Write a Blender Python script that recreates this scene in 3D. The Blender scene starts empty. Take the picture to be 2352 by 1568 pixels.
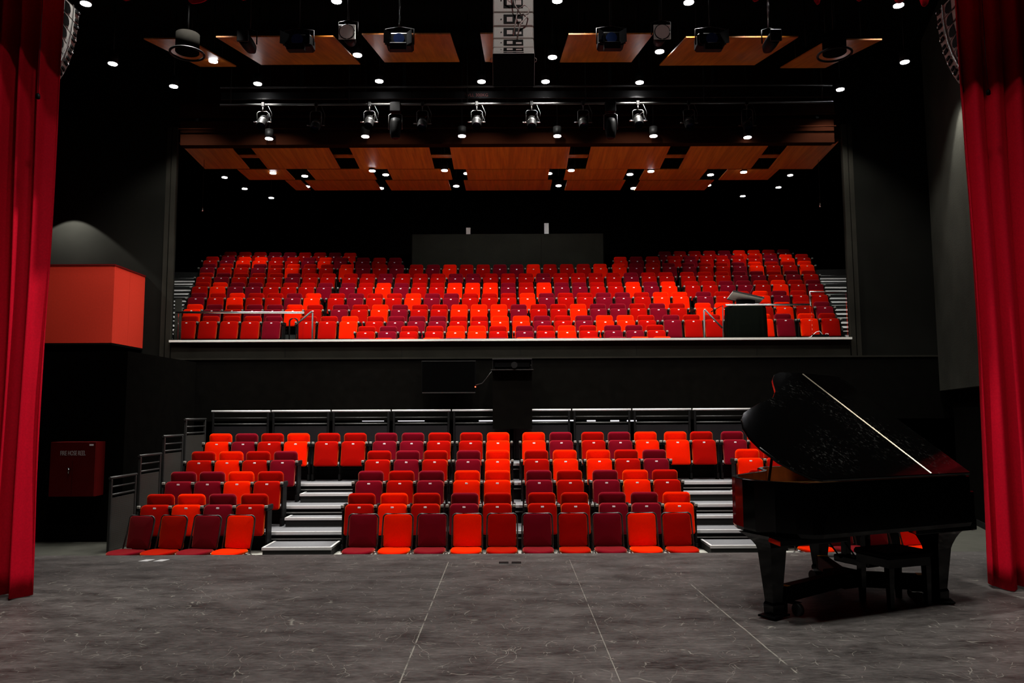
import bpy, math, random
from mathutils import Vector, Matrix
random.seed(7)
SC = bpy.context.scene
COL = SC.collection
# ------------------------------------------------------------------ camera
F = 1800.0; CX = 1176.0; CY = 784.0; TH = math.atan(168.0/F); RO = 0.0045; CAMZ = 1.53
f_ = Vector((0, math.cos(TH), math.sin(TH)))
r0 = Vector((1, 0, 0)); u0 = Vector((0, -math.sin(TH), math.cos(TH)))
r_ = r0*math.cos(RO) - u0*math.sin(RO)
u_ = u0*math.cos(RO) + r0*math.sin(RO)
CAM = Vector((0, 0, CAMZ))
cd = bpy.data.cameras.new('camera'); cam = bpy.data.objects.new('camera', cd); COL.objects.link(cam)
cd.sensor_width = 36; cd.lens = F/2352*36; cd.clip_start = .05; cd.clip_end = 100
M = Matrix((r_, u_, -f_)).transposed().to_4x4(); M.translation = CAM
cam.matrix_world = M
SC.camera = cam
def ray(px, py): return f_*F + r_*(px-CX) + u_*(CY-py)
def atY(px, py, Y):
    d = ray(px, py); return CAM + d*(Y/d.y)
def atZ(px, py, Z):
    d = ray(px, py); return CAM + d*((Z-CAMZ)/d.z)
# ------------------------------------------------------------------ world, exposure
w = bpy.data.worlds.new('world'); SC.world = w; w.use_nodes = True
w.node_tree.nodes['Background'].inputs[0].default_value = (.5, .5, .6, 1)
w.node_tree.nodes['Background'].inputs[1].default_value = 0.0
SC.view_settings.view_transform = 'Standard'; SC.view_settings.look = 'None'
SC.view_settings.gamma = 1; SC.view_settings.use_curve_mapping = False
SC.view_settings.exposure = 0.0
# ------------------------------------------------------------------ lights of the rig above the stage, and added lamps
def spot(loc, tgt, power, ang=60, size=.08, blend=.6, color=(1, .97, .92), parent=None):
    l = bpy.data.lights.new('spot_lamp', 'SPOT'); l.energy = power; l.spot_size = math.radians(ang)
    l.spot_blend = blend; l.shadow_soft_size = size; l.color = color
    o = bpy.data.objects.new('spot_lamp', l); COL.objects.link(o)
    o.location = loc
    o.rotation_euler = (Vector(tgt)-Vector(loc)).to_track_quat('-Z', 'Y').to_euler()
    return o
# overhead work lights above the stage and the pit (out of frame, at the height of the rig)
for x in (-2.3, 0.4, 2.8):
    spot((x, 4.0, 7.4), (x*.9, 5.6, 0), 700, 78, .35, 1)
for x in (-4.6, -1.8, 1.0, 3.8):
    spot((x, 11.0, 7.9), (x*1.1, 13.2, 0), 1050, 75, .10, .8)
    spot((x, 8.2, 7.7), (x*1.15, 11.6, -.5), 400, 42, .10, .9)
# added unseen lamps rake the house curtains; others aim at the side walls
spot((-.4, 5.95, 7.2), (-4.3, 6.65, 2.4), 1100, 62, .06, .9)
spot((.4, 6.0, 7.2), (4.4, 6.95, 1.8), 1000, 56, .06, .9)
spot((-2.6, 5.2, 7.4), (-4.6, 6.9, 2.2), 90, 62, .1, .9)
spot((2.4, 4.6, 7.2), (4.9, 7.2, 1.6), 90, 50, .1, .9)
spot((-9.1, 15.5, 6.0), (-9.1, 15.55, 3), 560, 100, .02, .12)
spot((-3.2, 9.5, 7.6), (-7.8, 15.2, 3.6), 300, 22, .05, .3)
spot((7.2, 13.3, 7.3), (7.75, 12.9, 3.0), 420, 84, .03, .35)
spot((-1.5, 3.2, 8.3), (-3.2, 6.4, 5.6), 130, 62, .1, .9)
spot((2.2, 3.2, 8.3), (3.6, 6.4, 5.6), 130, 62, .1, .9)
spot((.7, 6.9, 8.8), (0, 9.2, 5.8), 160, 40, .06, .5)  # unseen lamp added to brighten the backs of the centre array
for sd in (-1, 1): spot((sd*8.2, 17.3, 7.2), (sd*9.3, 20.8, 4.2), 170, 60, .05, .5)  # unseen lamps added to brighten the balcony stair edges
spot((0, 5.2, 8.6), (0, 11, 6.9), 80, 75, .06, .5)  # unseen lamp added to brighten the round pale fixtures
# ------------------------------------------------------------------ materials
def mat(name, col, rough=.6, metal=0, emit=None, es=1, noise=0, nscale=40, coat=0, spec=None, bump=0, bscale=300, sheen=0):
    m = bpy.data.materials.new(name); m.use_nodes = True; nt = m.node_tree; b = nt.nodes['Principled BSDF']
    b.inputs['Base Color'].default_value = (*col, 1); b.inputs['Roughness'].default_value = rough
    b.inputs['Metallic'].default_value = metal
    if coat: b.inputs['Coat Weight'].default_value = coat; b.inputs['Coat Roughness'].default_value = .05
    if spec is not None: b.inputs['Specular IOR Level'].default_value = spec
    if sheen: b.inputs['Sheen Weight'].default_value = sheen; b.inputs['Sheen Roughness'].default_value = .5; b.inputs['Sheen Tint'].default_value = (*col, 1)
    if emit: b.inputs['Emission Color'].default_value = (*emit, 1); b.inputs['Emission Strength'].default_value = es
    tc = nt.nodes.new('ShaderNodeTexCoord')
    n = nt.nodes.new('ShaderNodeTexNoise'); n.inputs['Scale'].default_value = nscale; n.inputs['Detail'].default_value = 4
    nt.links.new(tc.outputs['Object'], n.inputs['Vector'])
    mx = nt.nodes.new('ShaderNodeMix'); mx.data_type = 'RGBA'
    mx.inputs[6].default_value = (*[c*(1-noise) for c in col], 1); mx.inputs[7].default_value = (*[min(1, c*(1+noise)) for c in col], 1)
    nt.links.new(n.outputs['Fac'], mx.inputs[0]); nt.links.new(mx.outputs[2], b.inputs['Base Color'])
    if bump:
        n2 = nt.nodes.new('ShaderNodeTexNoise'); n2.inputs['Scale'].default_value = bscale
        nt.links.new(tc.outputs['Object'], n2.inputs['Vector'])
        bp = nt.nodes.new('ShaderNodeBump'); bp.inputs['Strength'].default_value = bump; bp.inputs['Distance'].default_value = .01
        nt.links.new(n2.outputs['Fac'], bp.inputs['Height']); nt.links.new(bp.outputs['Normal'], b.inputs['Normal'])
    return m
def fabric(name, col, tint):
    m = mat(name, col, .9, noise=.35, nscale=180, spec=0); b = m.node_tree.nodes['Principled BSDF']
    b.inputs['Sheen Weight'].default_value = .7; b.inputs['Sheen Roughness'].default_value = .40; b.inputs['Sheen Tint'].default_value = (*tint, 1)  # orange sheen tint stands in for the strongly lit seat rims
    return m
FAB = {'M': fabric('maroon_fabric', (.125, .0014, .0075), (.75, .20, .12)),
       'R': fabric('red_fabric', (.29, .0016, .0014), (1, .20, .04)),
       'B': fabric('bright_red_fabric', (.78, .0085, .0006), (1, .30, .03))}
BLK = mat('black_metal', (.004, .004, .004), .55, 0, noise=.3, spec=.12)
BLKP = mat('black_plastic', (.0016, .0016, .0016), .5, noise=.3, spec=.04)
DGR = mat('dark_grey_metal', (.035, .035, .033), .45, .4, noise=.3)
WALL = mat('black_wall_paint', (.0030, .0028, .0024), .9, noise=.35, nscale=6, spec=.0)
WALLG = mat('charcoal_wall_paint', (.022, .022, .018), .9, noise=.4, nscale=1.5, spec=.0, bump=.3, bscale=40)
FASC = mat('charcoal_fascia_paint', (.016, .015, .012), .85, noise=.35, nscale=2.5, spec=.0)
NOSE = mat('pale_ledge_laminate', (.55, .55, .50), .5, noise=.1)
CHR = mat('brushed_steel', (.62, .62, .60), .25, 1, noise=.1)
SILV = mat('silver_speaker_paint', (.55, .53, .50), .6, 0, noise=.2, nscale=90)
CARP = mat('grey_step_carpet', (.10, .102, .108), .9, noise=.5, nscale=120)
RISER = mat('charcoal_step_carpet', (.028, .029, .028), .9, noise=.6, nscale=120, spec=0)
ALU = mat('aluminium_nosing', (.75, .75, .74), .35, .3, noise=.05)
AUDF = mat('auditorium_floor_concrete', (.055, .055, .045), .8, noise=.3, nscale=5, spec=.1)
PITF = mat('pit_floor_grey', (.10, .10, .09), .7, noise=.2, nscale=5)
REDBOX = mat('red_box_paint', (.46, .022, .008), .75, noise=.15, nscale=30, spec=.2)
REDCAB = mat('red_cabinet_paint', (.085, .002, .002), .6, noise=.2, nscale=6, spec=.1)
CURT = mat('red_velvet', (.60, .002, .018), .8, noise=.25, nscale=60, spec=.1, sheen=.3)
WHITE = mat('white_plate', (.92, .92, .92), .5, noise=.03)
LETT = mat('white_lettering', (.55, .50, .48), .6, noise=.05)
def pianomat(dust=.22):
    m = bpy.data.materials.new('black_piano_lacquer'); m.use_nodes = True; nt = m.node_tree; b = nt.nodes['Principled BSDF']; L = nt.links
    tc = nt.nodes.new('ShaderNodeTexCoord')
    n = nt.nodes.new('ShaderNodeTexNoise'); n.inputs['Scale'].default_value = 1.6; n.inputs['Detail'].default_value = 6; L.new(tc.outputs['Object'], n.inputs['Vector'])
    mp = nt.nodes.new('ShaderNodeMapping'); mp.inputs['Scale'].default_value = (1, .35, 1); mp.inputs['Rotation'].default_value = (.4, .2, .9); L.new(tc.outputs['Object'], mp.inputs['Vector'])
    n2 = nt.nodes.new('ShaderNodeTexNoise'); n2.inputs['Scale'].default_value = 42; n2.inputs['Detail'].default_value = 5; n2.inputs['Roughness'].default_value = .7; L.new(mp.outputs[0], n2.inputs['Vector'])
    r1 = nt.nodes.new('ShaderNodeMapRange'); r1.inputs[1].default_value = .45; r1.inputs[2].default_value = .75; L.new(n.outputs['Fac'], r1.inputs[0])
    r2 = nt.nodes.new('ShaderNodeMapRange'); r2.inputs[1].default_value = .56; r2.inputs[2].default_value = .78; L.new(n2.outputs['Fac'], r2.inputs[0])
    mu = nt.nodes.new('ShaderNodeMath'); mu.operation = 'MULTIPLY'; L.new(r1.outputs[0], mu.inputs[0]); L.new(r2.outputs[0], mu.inputs[1])
    mx = nt.nodes.new('ShaderNodeMix'); mx.data_type = 'RGBA'; mx.inputs[6].default_value = (.0008, .0008, .0008, 1); mx.inputs[7].default_value = (dust, dust, dust*.93, 1)
    L.new(mu.outputs[0], mx.inputs[0]); L.new(mx.outputs[2], b.inputs['Base Color'])
    b.inputs['Roughness'].default_value = .08; b.inputs['Specular IOR Level'].default_value = .28
    return m
PIANO = pianomat(.004); PIANOD = pianomat(.15); PIANOD.name = 'dusty_piano_lacquer'
GOLD = mat('gold_piano_plate', (.45, .20, .03), .35, .6, noise=.15)
INWOOD = mat('piano_inner_rim_veneer', (.40, .10, .02), .35, noise=.3, nscale=12)
YEL = mat('yellow_tape', (.75, .50, .02), .6, noise=.1)
BRASS = mat('pale_brass', (.85, .75, .55), .3, .9, noise=.1)
LAMP = mat('lamp_lens', (1, 1, 1), .4, emit=(1, .98, 1.0), es=30)
BLUEL = mat('dark_blue_lens', (.01, .02, .07), .15, noise=.3)
DISC = mat('frosted_lens', (.62, .54, .52), .6, noise=.1, nscale=60)
REDLED = mat('red_led', (1, .02, .01), .5, emit=(1, .05, .02), es=12)
INFILL = mat('dark_infill_sheet', (.010, .009, .010), .6, noise=.4, nscale=3, spec=.1)
WALLB = mat('dark_grey_wall_paint', (.0065, .0065, .0055), .9, noise=.35, nscale=1.5, spec=.0)
GLOWS = mat('light_streak_glow', (.9, .9, 1), .5, emit=(.95, .9, 1), es=1.6)  # glow for the streaks of light under the balcony
DRAPE = mat('black_drape', (.0022, .0026, .0020), .9, noise=.4, spec=0)
CATW = mat('dark_brown_catwalk_paint', (.010, .0028, .0014), .8, noise=.3, spec=0)
def glassmat():
    m = bpy.data.materials.new('clear_glass'); m.use_nodes = True; b = m.node_tree.nodes['Principled BSDF']
    b.inputs['Base Color'].default_value = (.95, 1, .98, 1); b.inputs['Roughness'].default_value = .02
    b.inputs['Transmission Weight'].default_value = 1; b.inputs['IOR'].default_value = 1.1
    return m
GLASS = glassmat()
def woodmat():
    m = bpy.data.materials.new('orange_wood_veneer'); m.use_nodes = True; nt = m.node_tree; b = nt.nodes['Principled BSDF']
    tc = nt.nodes.new('ShaderNodeTexCoord'); mp = nt.nodes.new('ShaderNodeMapping'); mp.inputs['Scale'].default_value = (5.5, .28, 1)
    n = nt.nodes.new('ShaderNodeTexNoise'); n.inputs['Scale'].default_value = 2.2; n.inputs['Detail'].default_value = 8; n.inputs['Roughness'].default_value = .65
    cr = nt.nodes.new('ShaderNodeValToRGB'); e = cr.color_ramp.elements
    e[0].position = .32; e[0].color = (.14, .033, .002, 1); e[1].position = .68; e[1].color = (.38, .120, .007, 1)
    nt.links.new(tc.outputs['Object'], mp.inputs['Vector']); nt.links.new(mp.outputs[0], n.inputs['Vector'])
    nt.links.new(n.outputs['Fac'], cr.inputs[0]); nt.links.new(cr.outputs[0], b.inputs['Base Color'])
    b.inputs['Roughness'].default_value = .4; b.inputs['Specular IOR Level'].default_value = .3
    return m
WOOD = woodmat()
def stagemat():
    m = bpy.data.materials.new('scuffed_black_stage_paint'); m.use_nodes = True; nt = m.node_tree; N = nt.nodes; L = nt.links
    b = N['Principled BSDF']; tc = N.new('ShaderNodeTexCoord')
    def noise(scale, map_s=(1, 1, 1), rot=0, detail=5, rough=.6, dist=0):
        mp = N.new('ShaderNodeMapping'); mp.inputs['Scale'].default_value = map_s; mp.inputs['Rotation'].default_value = (0, 0, rot)
        n = N.new('ShaderNodeTexNoise'); n.inputs['Scale'].default_value = scale; n.inputs['Detail'].default_value = detail
        n.inputs['Roughness'].default_value = rough; n.inputs['Distortion'].default_value = dist
        L.new(tc.outputs['Object'], mp.inputs['Vector']); L.new(mp.outputs[0], n.inputs['Vector']); return n.outputs['Fac']
    def math_(op, a, c=None, clamp=False):
        n = N.new('ShaderNodeMath'); n.operation = op; n.use_clamp = clamp
        for i, v in enumerate((a, c)):
            if v is None: continue
            if isinstance(v, (int, float)): n.inputs[i].default_value = v
            else: L.new(v, n.inputs[i])
        return n.outputs[0]
    def ramp(v, lo, hi):
        n = N.new('ShaderNodeMapRange'); n.inputs[1].default_value = lo; n.inputs[2].default_value = hi
        L.new(v, n.inputs[0]); return n.outputs[0]
    def scratch(scale, rot, seedshift, width, maskscale, lo, hi, ms=(1, .35, 1)):
        mp = N.new('ShaderNodeMapping'); mp.inputs['Scale'].default_value = ms; mp.inputs['Rotation'].default_value = (0, 0, rot)
        mp.inputs['Location'].default_value = (seedshift, seedshift*.7, 0)
        dn = N.new('ShaderNodeTexNoise'); dn.inputs['Scale'].default_value = 2.2
        L.new(tc.outputs['Object'], dn.inputs['Vector'])
        mixv = N.new('ShaderNodeVectorMath'); mixv.operation = 'SCALE'; mixv.inputs['Scale'].default_value = .55
        L.new(dn.outputs['Color'], mixv.inputs[0])
        add = N.new('ShaderNodeVectorMath'); add.operation = 'ADD'
        L.new(tc.outputs['Object'], add.inputs[0]); L.new(mixv.outputs[0], add.inputs[1]); L.new(add.outputs[0], mp.inputs['Vector'])
        v = N.new('ShaderNodeTexVoronoi'); v.feature = 'DISTANCE_TO_EDGE'; v.inputs['Scale'].default_value = scale
        L.new(mp.outputs[0], v.inputs['Vector'])
        line = ramp(v.outputs['Distance'], width, 0)
        mk = ramp(noise(maskscale, (1, 1, 1), seedshift, 3), lo, hi)
        return math_('MULTIPLY', line, mk)
    base = noise(2.6, (.65, 1.5, 1), .12, 8, .72)
    fine = noise(24, (.4, 2.2, 1), -.1, 6, .75)
    t = math_('ADD', math_('MULTIPLY', base, .55), math_('MULTIPLY', fine, .45))
    cr = N.new('ShaderNodeValToRGB'); e = cr.color_ramp.elements
    e[0].position = .38; e[0].color = (.016, .013, .012, 1); e[1].position = .64; e[1].color = (.19, .175, .165, 1)
    L.new(t, cr.inputs[0])
    s = scratch(1.5, .5, 3.1, .004, 3.5, .56, .66)
    for a in ((7.5, 2.5, 44, .02, 6, .55, .62), (2.6, 1.9, 9.7, .006, 5, .56, .64), (3.7, -.4, 15.1, .009, 4, .57, .66), (1.1, 1.2, 21, .0022, 2, .5, .6), (5.5, .9, 31, .014, 6, .58, .66)):
        s = math_('MAXIMUM', s, scratch(*a))
    dots = ramp(noise(38, (1, 1, 1), 0, 2), .76, .80)
    smear = math_('MAXIMUM', math_('MULTIPLY', ramp(noise(9, (.35, 2.6, 1), .35, 3), .64, .76), .6), math_('MULTIPLY', ramp(noise(30, (.22, 2.8, 1), -.5, 2), .68, .76), .6))
    s = math_('MAXIMUM', math_('MAXIMUM', s, dots), smear)
    sx = N.new('ShaderNodeSeparateXYZ'); L.new(tc.outputs['Object'], sx.inputs[0])
    wob = math_('MULTIPLY', math_('SUBTRACT', noise(1.2), .5), .03)
    def seam(a, c, wd, amp):   # pale worn joint from point a to point c
        dx, dy = c[0]-a[0], c[1]-a[1]; ln = math.hypot(dx, dy); nx, ny = dy/ln, -dx/ln
        d = math_('ADD', math_('MULTIPLY', sx.outputs[0], nx), math_('MULTIPLY', sx.outputs[1], ny))
        d = math_('ABSOLUTE', math_('ADD', math_('SUBTRACT', d, a[0]*nx+a[1]*ny), wob if amp else 0.0))
        ln_ = ramp(d, wd, wd*.4)
        k = math_('MULTIPLY', ln_, ramp(noise(7, (1, 1, 1), a[0], 4), .36, .56))
        lo, hi = sorted((a[1], c[1]))
        inr = math_('MULTIPLY', math_('GREATER_THAN', sx.outputs[1], lo), math_('LESS_THAN', sx.outputs[1], hi))
        return math_('MULTIPLY', k, inr)
    p = [atZ(x, y, 0) for x, y in ((1030, 1290), (905, 1600), (1308, 1285), (1425, 1565), (1585, 1340), (1830, 1545))]
    for a, c, wd, amp in ((p[0], p[1], .006, 0), (p[2], p[3], .004, 0), (p[4], p[5], .007, 1)):
        s = math_('MAXIMUM', s, math_('MULTIPLY', seam(a, c, wd, amp), 1.6), True)
    mx = N.new('ShaderNodeMix'); mx.data_type = 'RGBA'; mx.inputs[7].default_value = (.42, .41, .35, 1)
    L.new(math_('MULTIPLY', s, .8), mx.inputs[0]); L.new(cr.outputs[0], mx.inputs[6]); L.new(mx.outputs[2], b.inputs['Base Color'])
    b.inputs['Roughness'].default_value = .48; b.inputs['Specular IOR Level'].default_value = .3
    return m
STAGE = stagemat()
# ------------------------------------------------------------------ mesh builder
class MB:
    def __init__(s): s.v = []; s.f = []; s.sm = []
    def add(s, vs, fs, smooth=False):
        o = len(s.v); s.v += [tuple(v) for v in vs]; s.f += [tuple(i+o for i in f) for f in fs]; s.sm += [smooth]*len(fs); return s
    def box(s, x0, x1, y0, y1, z0, z1, Mx=None):
        vs = [Vector((x, y, z)) for z in (z0, z1) for y in (y0, y1) for x in (x0, x1)]
        if Mx: vs = [Mx @ v for v in vs]
        return s.add(vs, [(0, 2, 3, 1), (4, 5, 7, 6), (0, 1, 5, 4), (2, 6, 7, 3), (0, 4, 6, 2), (1, 3, 7, 5)])
    def rbox(s, x0, x1, y0, y1, z0, z1, b=.01, Mx=None):   # box with chamfered edges
        vs = []; idx = {}
        X = (x0, x1); Y = (y0, y1); Z = (z0, z1); fs = []
        for i in (0, 1):
            for j in (0, 1):
                for k in (0, 1):
                    sx, sy, sz = (1, -1)[i], (1, -1)[j], (1, -1)[k]
                    for a in range(3):
                        p = [X[i]+sx*b, Y[j]+sy*b, Z[k]+sz*b]; p[a] = (X[i], Y[j], Z[k])[a]
                        idx[i, j, k, a] = len(vs); vs.append(Vector(p))
        for i in (0, 1): fs.append([idx[i, 0, 0, 0], idx[i, 1, 0, 0], idx[i, 1, 1, 0], idx[i, 0, 1, 0]])
        for j in (0, 1): fs.append([idx[0, j, 0, 1], idx[1, j, 0, 1], idx[1, j, 1, 1], idx[0, j, 1, 1]])
        for k in (0, 1): fs.append([idx[0, 0, k, 2], idx[1, 0, k, 2], idx[1, 1, k, 2], idx[0, 1, k, 2]])
        for j in (0, 1):
            for k in (0, 1): fs.append([idx[0, j, k, 1], idx[1, j, k, 1], idx[1, j, k, 2], idx[0, j, k, 2]])
        for i in (0, 1):
            for k in (0, 1): fs.append([idx[i, 0, k, 0], idx[i, 1, k, 0], idx[i, 1, k, 2], idx[i, 0, k, 2]])
        for i in (0, 1):
            for j in (0, 1): fs.append([idx[i, j, 0, 0], idx[i, j, 1, 0], idx[i, j, 1, 1], idx[i, j, 0, 1]])
        for i in (0, 1):
            for j in (0, 1):
                for k in (0, 1): fs.append([idx[i, j, k, 0], idx[i, j, k, 1], idx[i, j, k, 2]])
        c = Vector(((x0+x1)/2, (y0+y1)/2, (z0+z1)/2))
        for q in fs:
            n = (vs[q[1]]-vs[q[0]]).cross(vs[q[2]]-vs[q[0]]); m = sum((vs[t] for t in q), Vector())/len(q)
            if n.dot(m-c) < 0: q.reverse()
        if Mx: vs = [Mx @ v for v in vs]
        return s.add(vs, fs)
    def loft(s, rings, caps=True, closed=True, smooth=True):
        n = len(rings[0]); vs = [p for r in rings for p in r]; fs = []
        for k in range(len(rings)-1):
            for i in range(n if closed else n-1):
                j = (i+1) % n; fs.append((k*n+i, k*n+j, (k+1)*n+j, (k+1)*n+i))
        s.add(vs, fs, smooth)
        if caps:
            o = len(s.v)-len(vs)
            s.f.append(tuple(o+i for i in range(n))[::-1]); s.sm.append(False)
            s.f.append(tuple(o+(len(rings)-1)*n+i for i in range(n))); s.sm.append(False)
        return s
    def tube(s, pts, r, n=8, caps=True):
        pts = [Vector(p) for p in pts]; rings = []
        rr = r if isinstance(r, (list, tuple)) else [r]*len(pts)
        up = None
        for i, p in enumerate(pts):
            t = (pts[min(i+1, len(pts)-1)]-pts[max(i-1, 0)]).normalized()
            if up is None:
                up = Vector((0, 0, 1)) if abs(t.z) < .9 else Vector((1, 0, 0))
            a = t.cross(up).normalized(); b = t.cross(a).normalized(); up = -b if False else up
            if a.length < .1: a = Vector((1, 0, 0)); b = t.cross(a)
            rings.append([p+(a*math.cos(q)+b*math.sin(q))*rr[i] for q in [2*math.pi*k/n for k in range(n)]])
        return s.loft(rings, caps)
    def cyl(s, c, r, h, n=20, axis='z', r2=None):
        c = Vector(c); d = {'x': Vector((1, 0, 0)), 'y': Vector((0, 1, 0)), 'z': Vector((0, 0, 1))}[axis]
        return s.tube([c, c+d*h], [r, r if r2 is None else r2], n)
    def pad(s, w, h, t, rc, rb, z0=0, y0=0, lean=0, rb2=None, n=5):   # upholstered pad standing in XZ
        out = []
        for cx, cz, a0 in ((w/2-rc, h-rc, 0), (-w/2+rc, h-rc, 90), (-w/2+rc*.5, rc*.5, 180), (w/2-rc*.5, rc*.5, 270)):
            r = rc if a0 < 180 else rc*.5
            for i in range(n+1):
                a = math.radians(a0+90*i/n); out.append((cx, cz, math.cos(a), math.sin(a), r))
        rings = []
        prof = [(0, 1, 1), (.0, .5, 1)]
        steps = [(90, -1), (60, -1), (35, -1), (12, -1), (0, -1), (0, 1), (30, 1), (70, 1)]
        for deg, side in steps:
            a = math.radians(deg); ins = rb*(1-math.cos(a)); yy = side*(t/2-rb+rb*math.sin(a))
            ring = []
            for cx, cz, ca, sa, r in out:
                q = max(r-ins, .001); x = cx+ca*q; z = cz+sa*q
                ring.append((x, y0+yy+lean*z, z0+z))
            rings.append(ring)
        # soft crown on the front face
        r = rings[0]; cxm = 0; czm = z0+h/2; front = []
        for k, bl in ((.75, .006), (.4, .011)):
            front.insert(0, [((p[0]-cxm)*k, y0-t/2-bl+lean*((p[2]-czm)*k+h/2), (p[2]-czm)*k+czm) for p in r])
        return s.loft(front+rings, True)
    def mesh(s, name):
        m = bpy.data.meshes.new(name); m.from_pydata(s.v, [], s.f); m.polygons.foreach_set('use_smooth', s.sm); m.update(); return m
def link(name, me, m, parent=None, loc=(0, 0, 0), rz=0, label=None):
    o = bpy.data.objects.new(name, me)
    if m is not None and len(me.materials) == 0: me.materials.append(m)
    COL.objects.link(o); o.location = loc; o.rotation_euler = (0, 0, rz)
    if parent: o.parent = parent
    if label: o['label'] = label
    return o
def part(name, mb, m, parent, **k): return link(name, mb.mesh(name), m, parent, **k)
def tag(o, label, cat, group=None, kind=None):
    if label: o['label'] = label
    if cat: o['category'] = cat
    if group: o['group'] = group
    if kind: o['kind'] = kind
    return o
def thing(name, label, cat, loc=(0, 0, 0), rz=0, group=None):
    o = bpy.data.objects.new(name, None); COL.objects.link(o); o.location = loc; o.rotation_euler = (0, 0, rz)
    o.empty_display_size = .1
    return tag(o, label, cat, group)
def struct(name, mb, m, label=None):
    return tag(part(name, mb, m, None), label, None, None, 'structure')
def dup(root, loc=None, rz=None, label=None, group=None, meshmap=None):
    r = root.copy(); COL.objects.link(r)
    if loc is not None: r.location = loc
    if rz is not None: r.rotation_euler = (0, 0, rz)
    if label: r['label'] = label
    if group: r['group'] = group
    for ch in KIDS[root.name]:
        c = ch.copy(); COL.objects.link(c); c.parent = r
        for g in KIDS.get(ch.name, []):
            d = g.copy(); COL.objects.link(d); d.parent = c
    return r
KIDS = {}
def reg(root):
    KIDS[root.name] = [o for o in COL.objects if o.parent == root]
    for c in KIDS[root.name]: KIDS[c.name] = [o for o in COL.objects if o.parent == c]
    return root
def textmesh(name, body, size, m, parent, loc, rot, extrude=.002, align='CENTER', sx=1):
    cu = bpy.data.curves.new(name, 'FONT'); cu.body = body; cu.size = size; cu.align_x = align; cu.extrude = extrude
    t = bpy.data.objects.new(name, cu); COL.objects.link(t)
    bpy.context.view_layer.update()
    me = bpy.data.meshes.new_from_object(t.evaluated_get(bpy.context.evaluated_depsgraph_get()))
    bpy.data.objects.remove(t); me.name = name; me.materials.clear()
    o = link(name, me, m, parent); o.location = loc; o.rotation_euler = rot; o.scale = (sx, 1, 1)
    return o
ORD = ['', 'first', 'second', 'third', 'fourth', 'fifth', 'sixth', 'seventh', 'eighth', 'ninth', 'tenth', 'eleventh', 'twelfth', 'thirteenth', 'fourteenth', 'fifteenth', 'sixteenth', 'seventeenth', 'eighteenth', 'nineteenth', 'twentieth'] + \
      ['twenty-'+x for x in ('first', 'second', 'third', 'fourth', 'fifth', 'sixth', 'seventh', 'eighth', 'ninth')] + ['thirtieth'] + \
      ['thirty-'+x for x in ('first', 'second', 'third', 'fourth', 'fifth', 'sixth', 'seventh', 'eighth', 'ninth')]
# ------------------------------------------------------------------ the building
WY = 16.0                      # plane of the wall with the balcony opening
SEDGE = atZ(1176, 1271, 0).y   # front edge of the stage
PITZ, FLZ, CEZ = -.80, -.50, 9.3
struct('floor', MB().box(-9, 9, -5, SEDGE, -.06, 0), STAGE, 'scuffed black stage floor')
struct('wall_stage_front', MB().box(-9, 9, SEDGE-.12, SEDGE-.002, -1, -.062), WALL)
struct('floor_pit', MB().box(-9, 9, SEDGE, 11.5, PITZ-.1, PITZ), PITF)
struct('floor_auditorium', MB().box(-10, 10, 11.5, WY+3, FLZ-.4, FLZ), AUDF)
struct('ceiling', MB().box(-12.2, 12.2, -5, 28, CEZ, CEZ+.15), WALL)
oL = atY(400, 600, WY).x; oR = atY(1944, 600, WY).x
zled = atY(1176, 784, WY).z; ztop = atY(1176, 322, WY).z; zlip = atY(1176, 821, WY).z; zbot = atY(400, 968, WY).z
struct('wall_back', MB().box(-12.2, oL, WY, WY+.05, zlip, CEZ-.002).box(oR, 12.2, WY, WY+.05, zlip, CEZ-.002), WALLB)
struct('wall_header', MB().box(oL+.001, oR-.001, WY, WY+.3, ztop, CEZ-.002), CATW)
# jamb mouldings of the opening
for sgn, x, nm in ((-1, oL, 'trim_1'), (1, oR, 'trim_2')):
    a, b = sorted((x+sgn*.0, x+sgn*.10)); c, d = sorted((x+sgn*.13, x+sgn*.22))
    struct(nm, MB().box(a, b, WY-.06, WY-.002, zlip+.002, ztop+.3).box(c, d, WY-.035, WY-.002, zlip+.002, ztop+.3), FASC)
struct('wall_balcony_front', MB().box(oL+.02, oR-.02, WY-.05, WY+.35, zlip, zled), FASC)
struct('wall_under_balcony', MB().box(-12.2, 12.2, WY-.14, WY+.3, zbot, zlip-.002), WALL)
struct('trim_3', MB().box(-12.2, 12.2, WY-.17, WY-.142, zlip-.03, zlip), FASC)
lg = MB().box(oL+.02, oR-.02, WY-.16, WY+.40, zled+.001, zled+.045)
struct('trim_4', lg, NOSE, 'pale ledge along the balcony front')
jn = MB()
for px in (655, 923, 1195, 1462, 1738):
    x = atY(px, 800, WY-.05).x; jn.box(x-.006, x+.006, WY-.053, WY-.0505, zlip+.03, zled-.01)
struct('trim_5', jn, BLK)
struct('wall_foyer', MB().box(-10, 10, WY+2.6, WY+2.8, FLZ, zbot+.3), WALL)
struct('ceiling_under_balcony', MB().box(-12, 12, WY+.31, WY+2.6, zbot+.3, zbot+.4), WALL)
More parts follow.
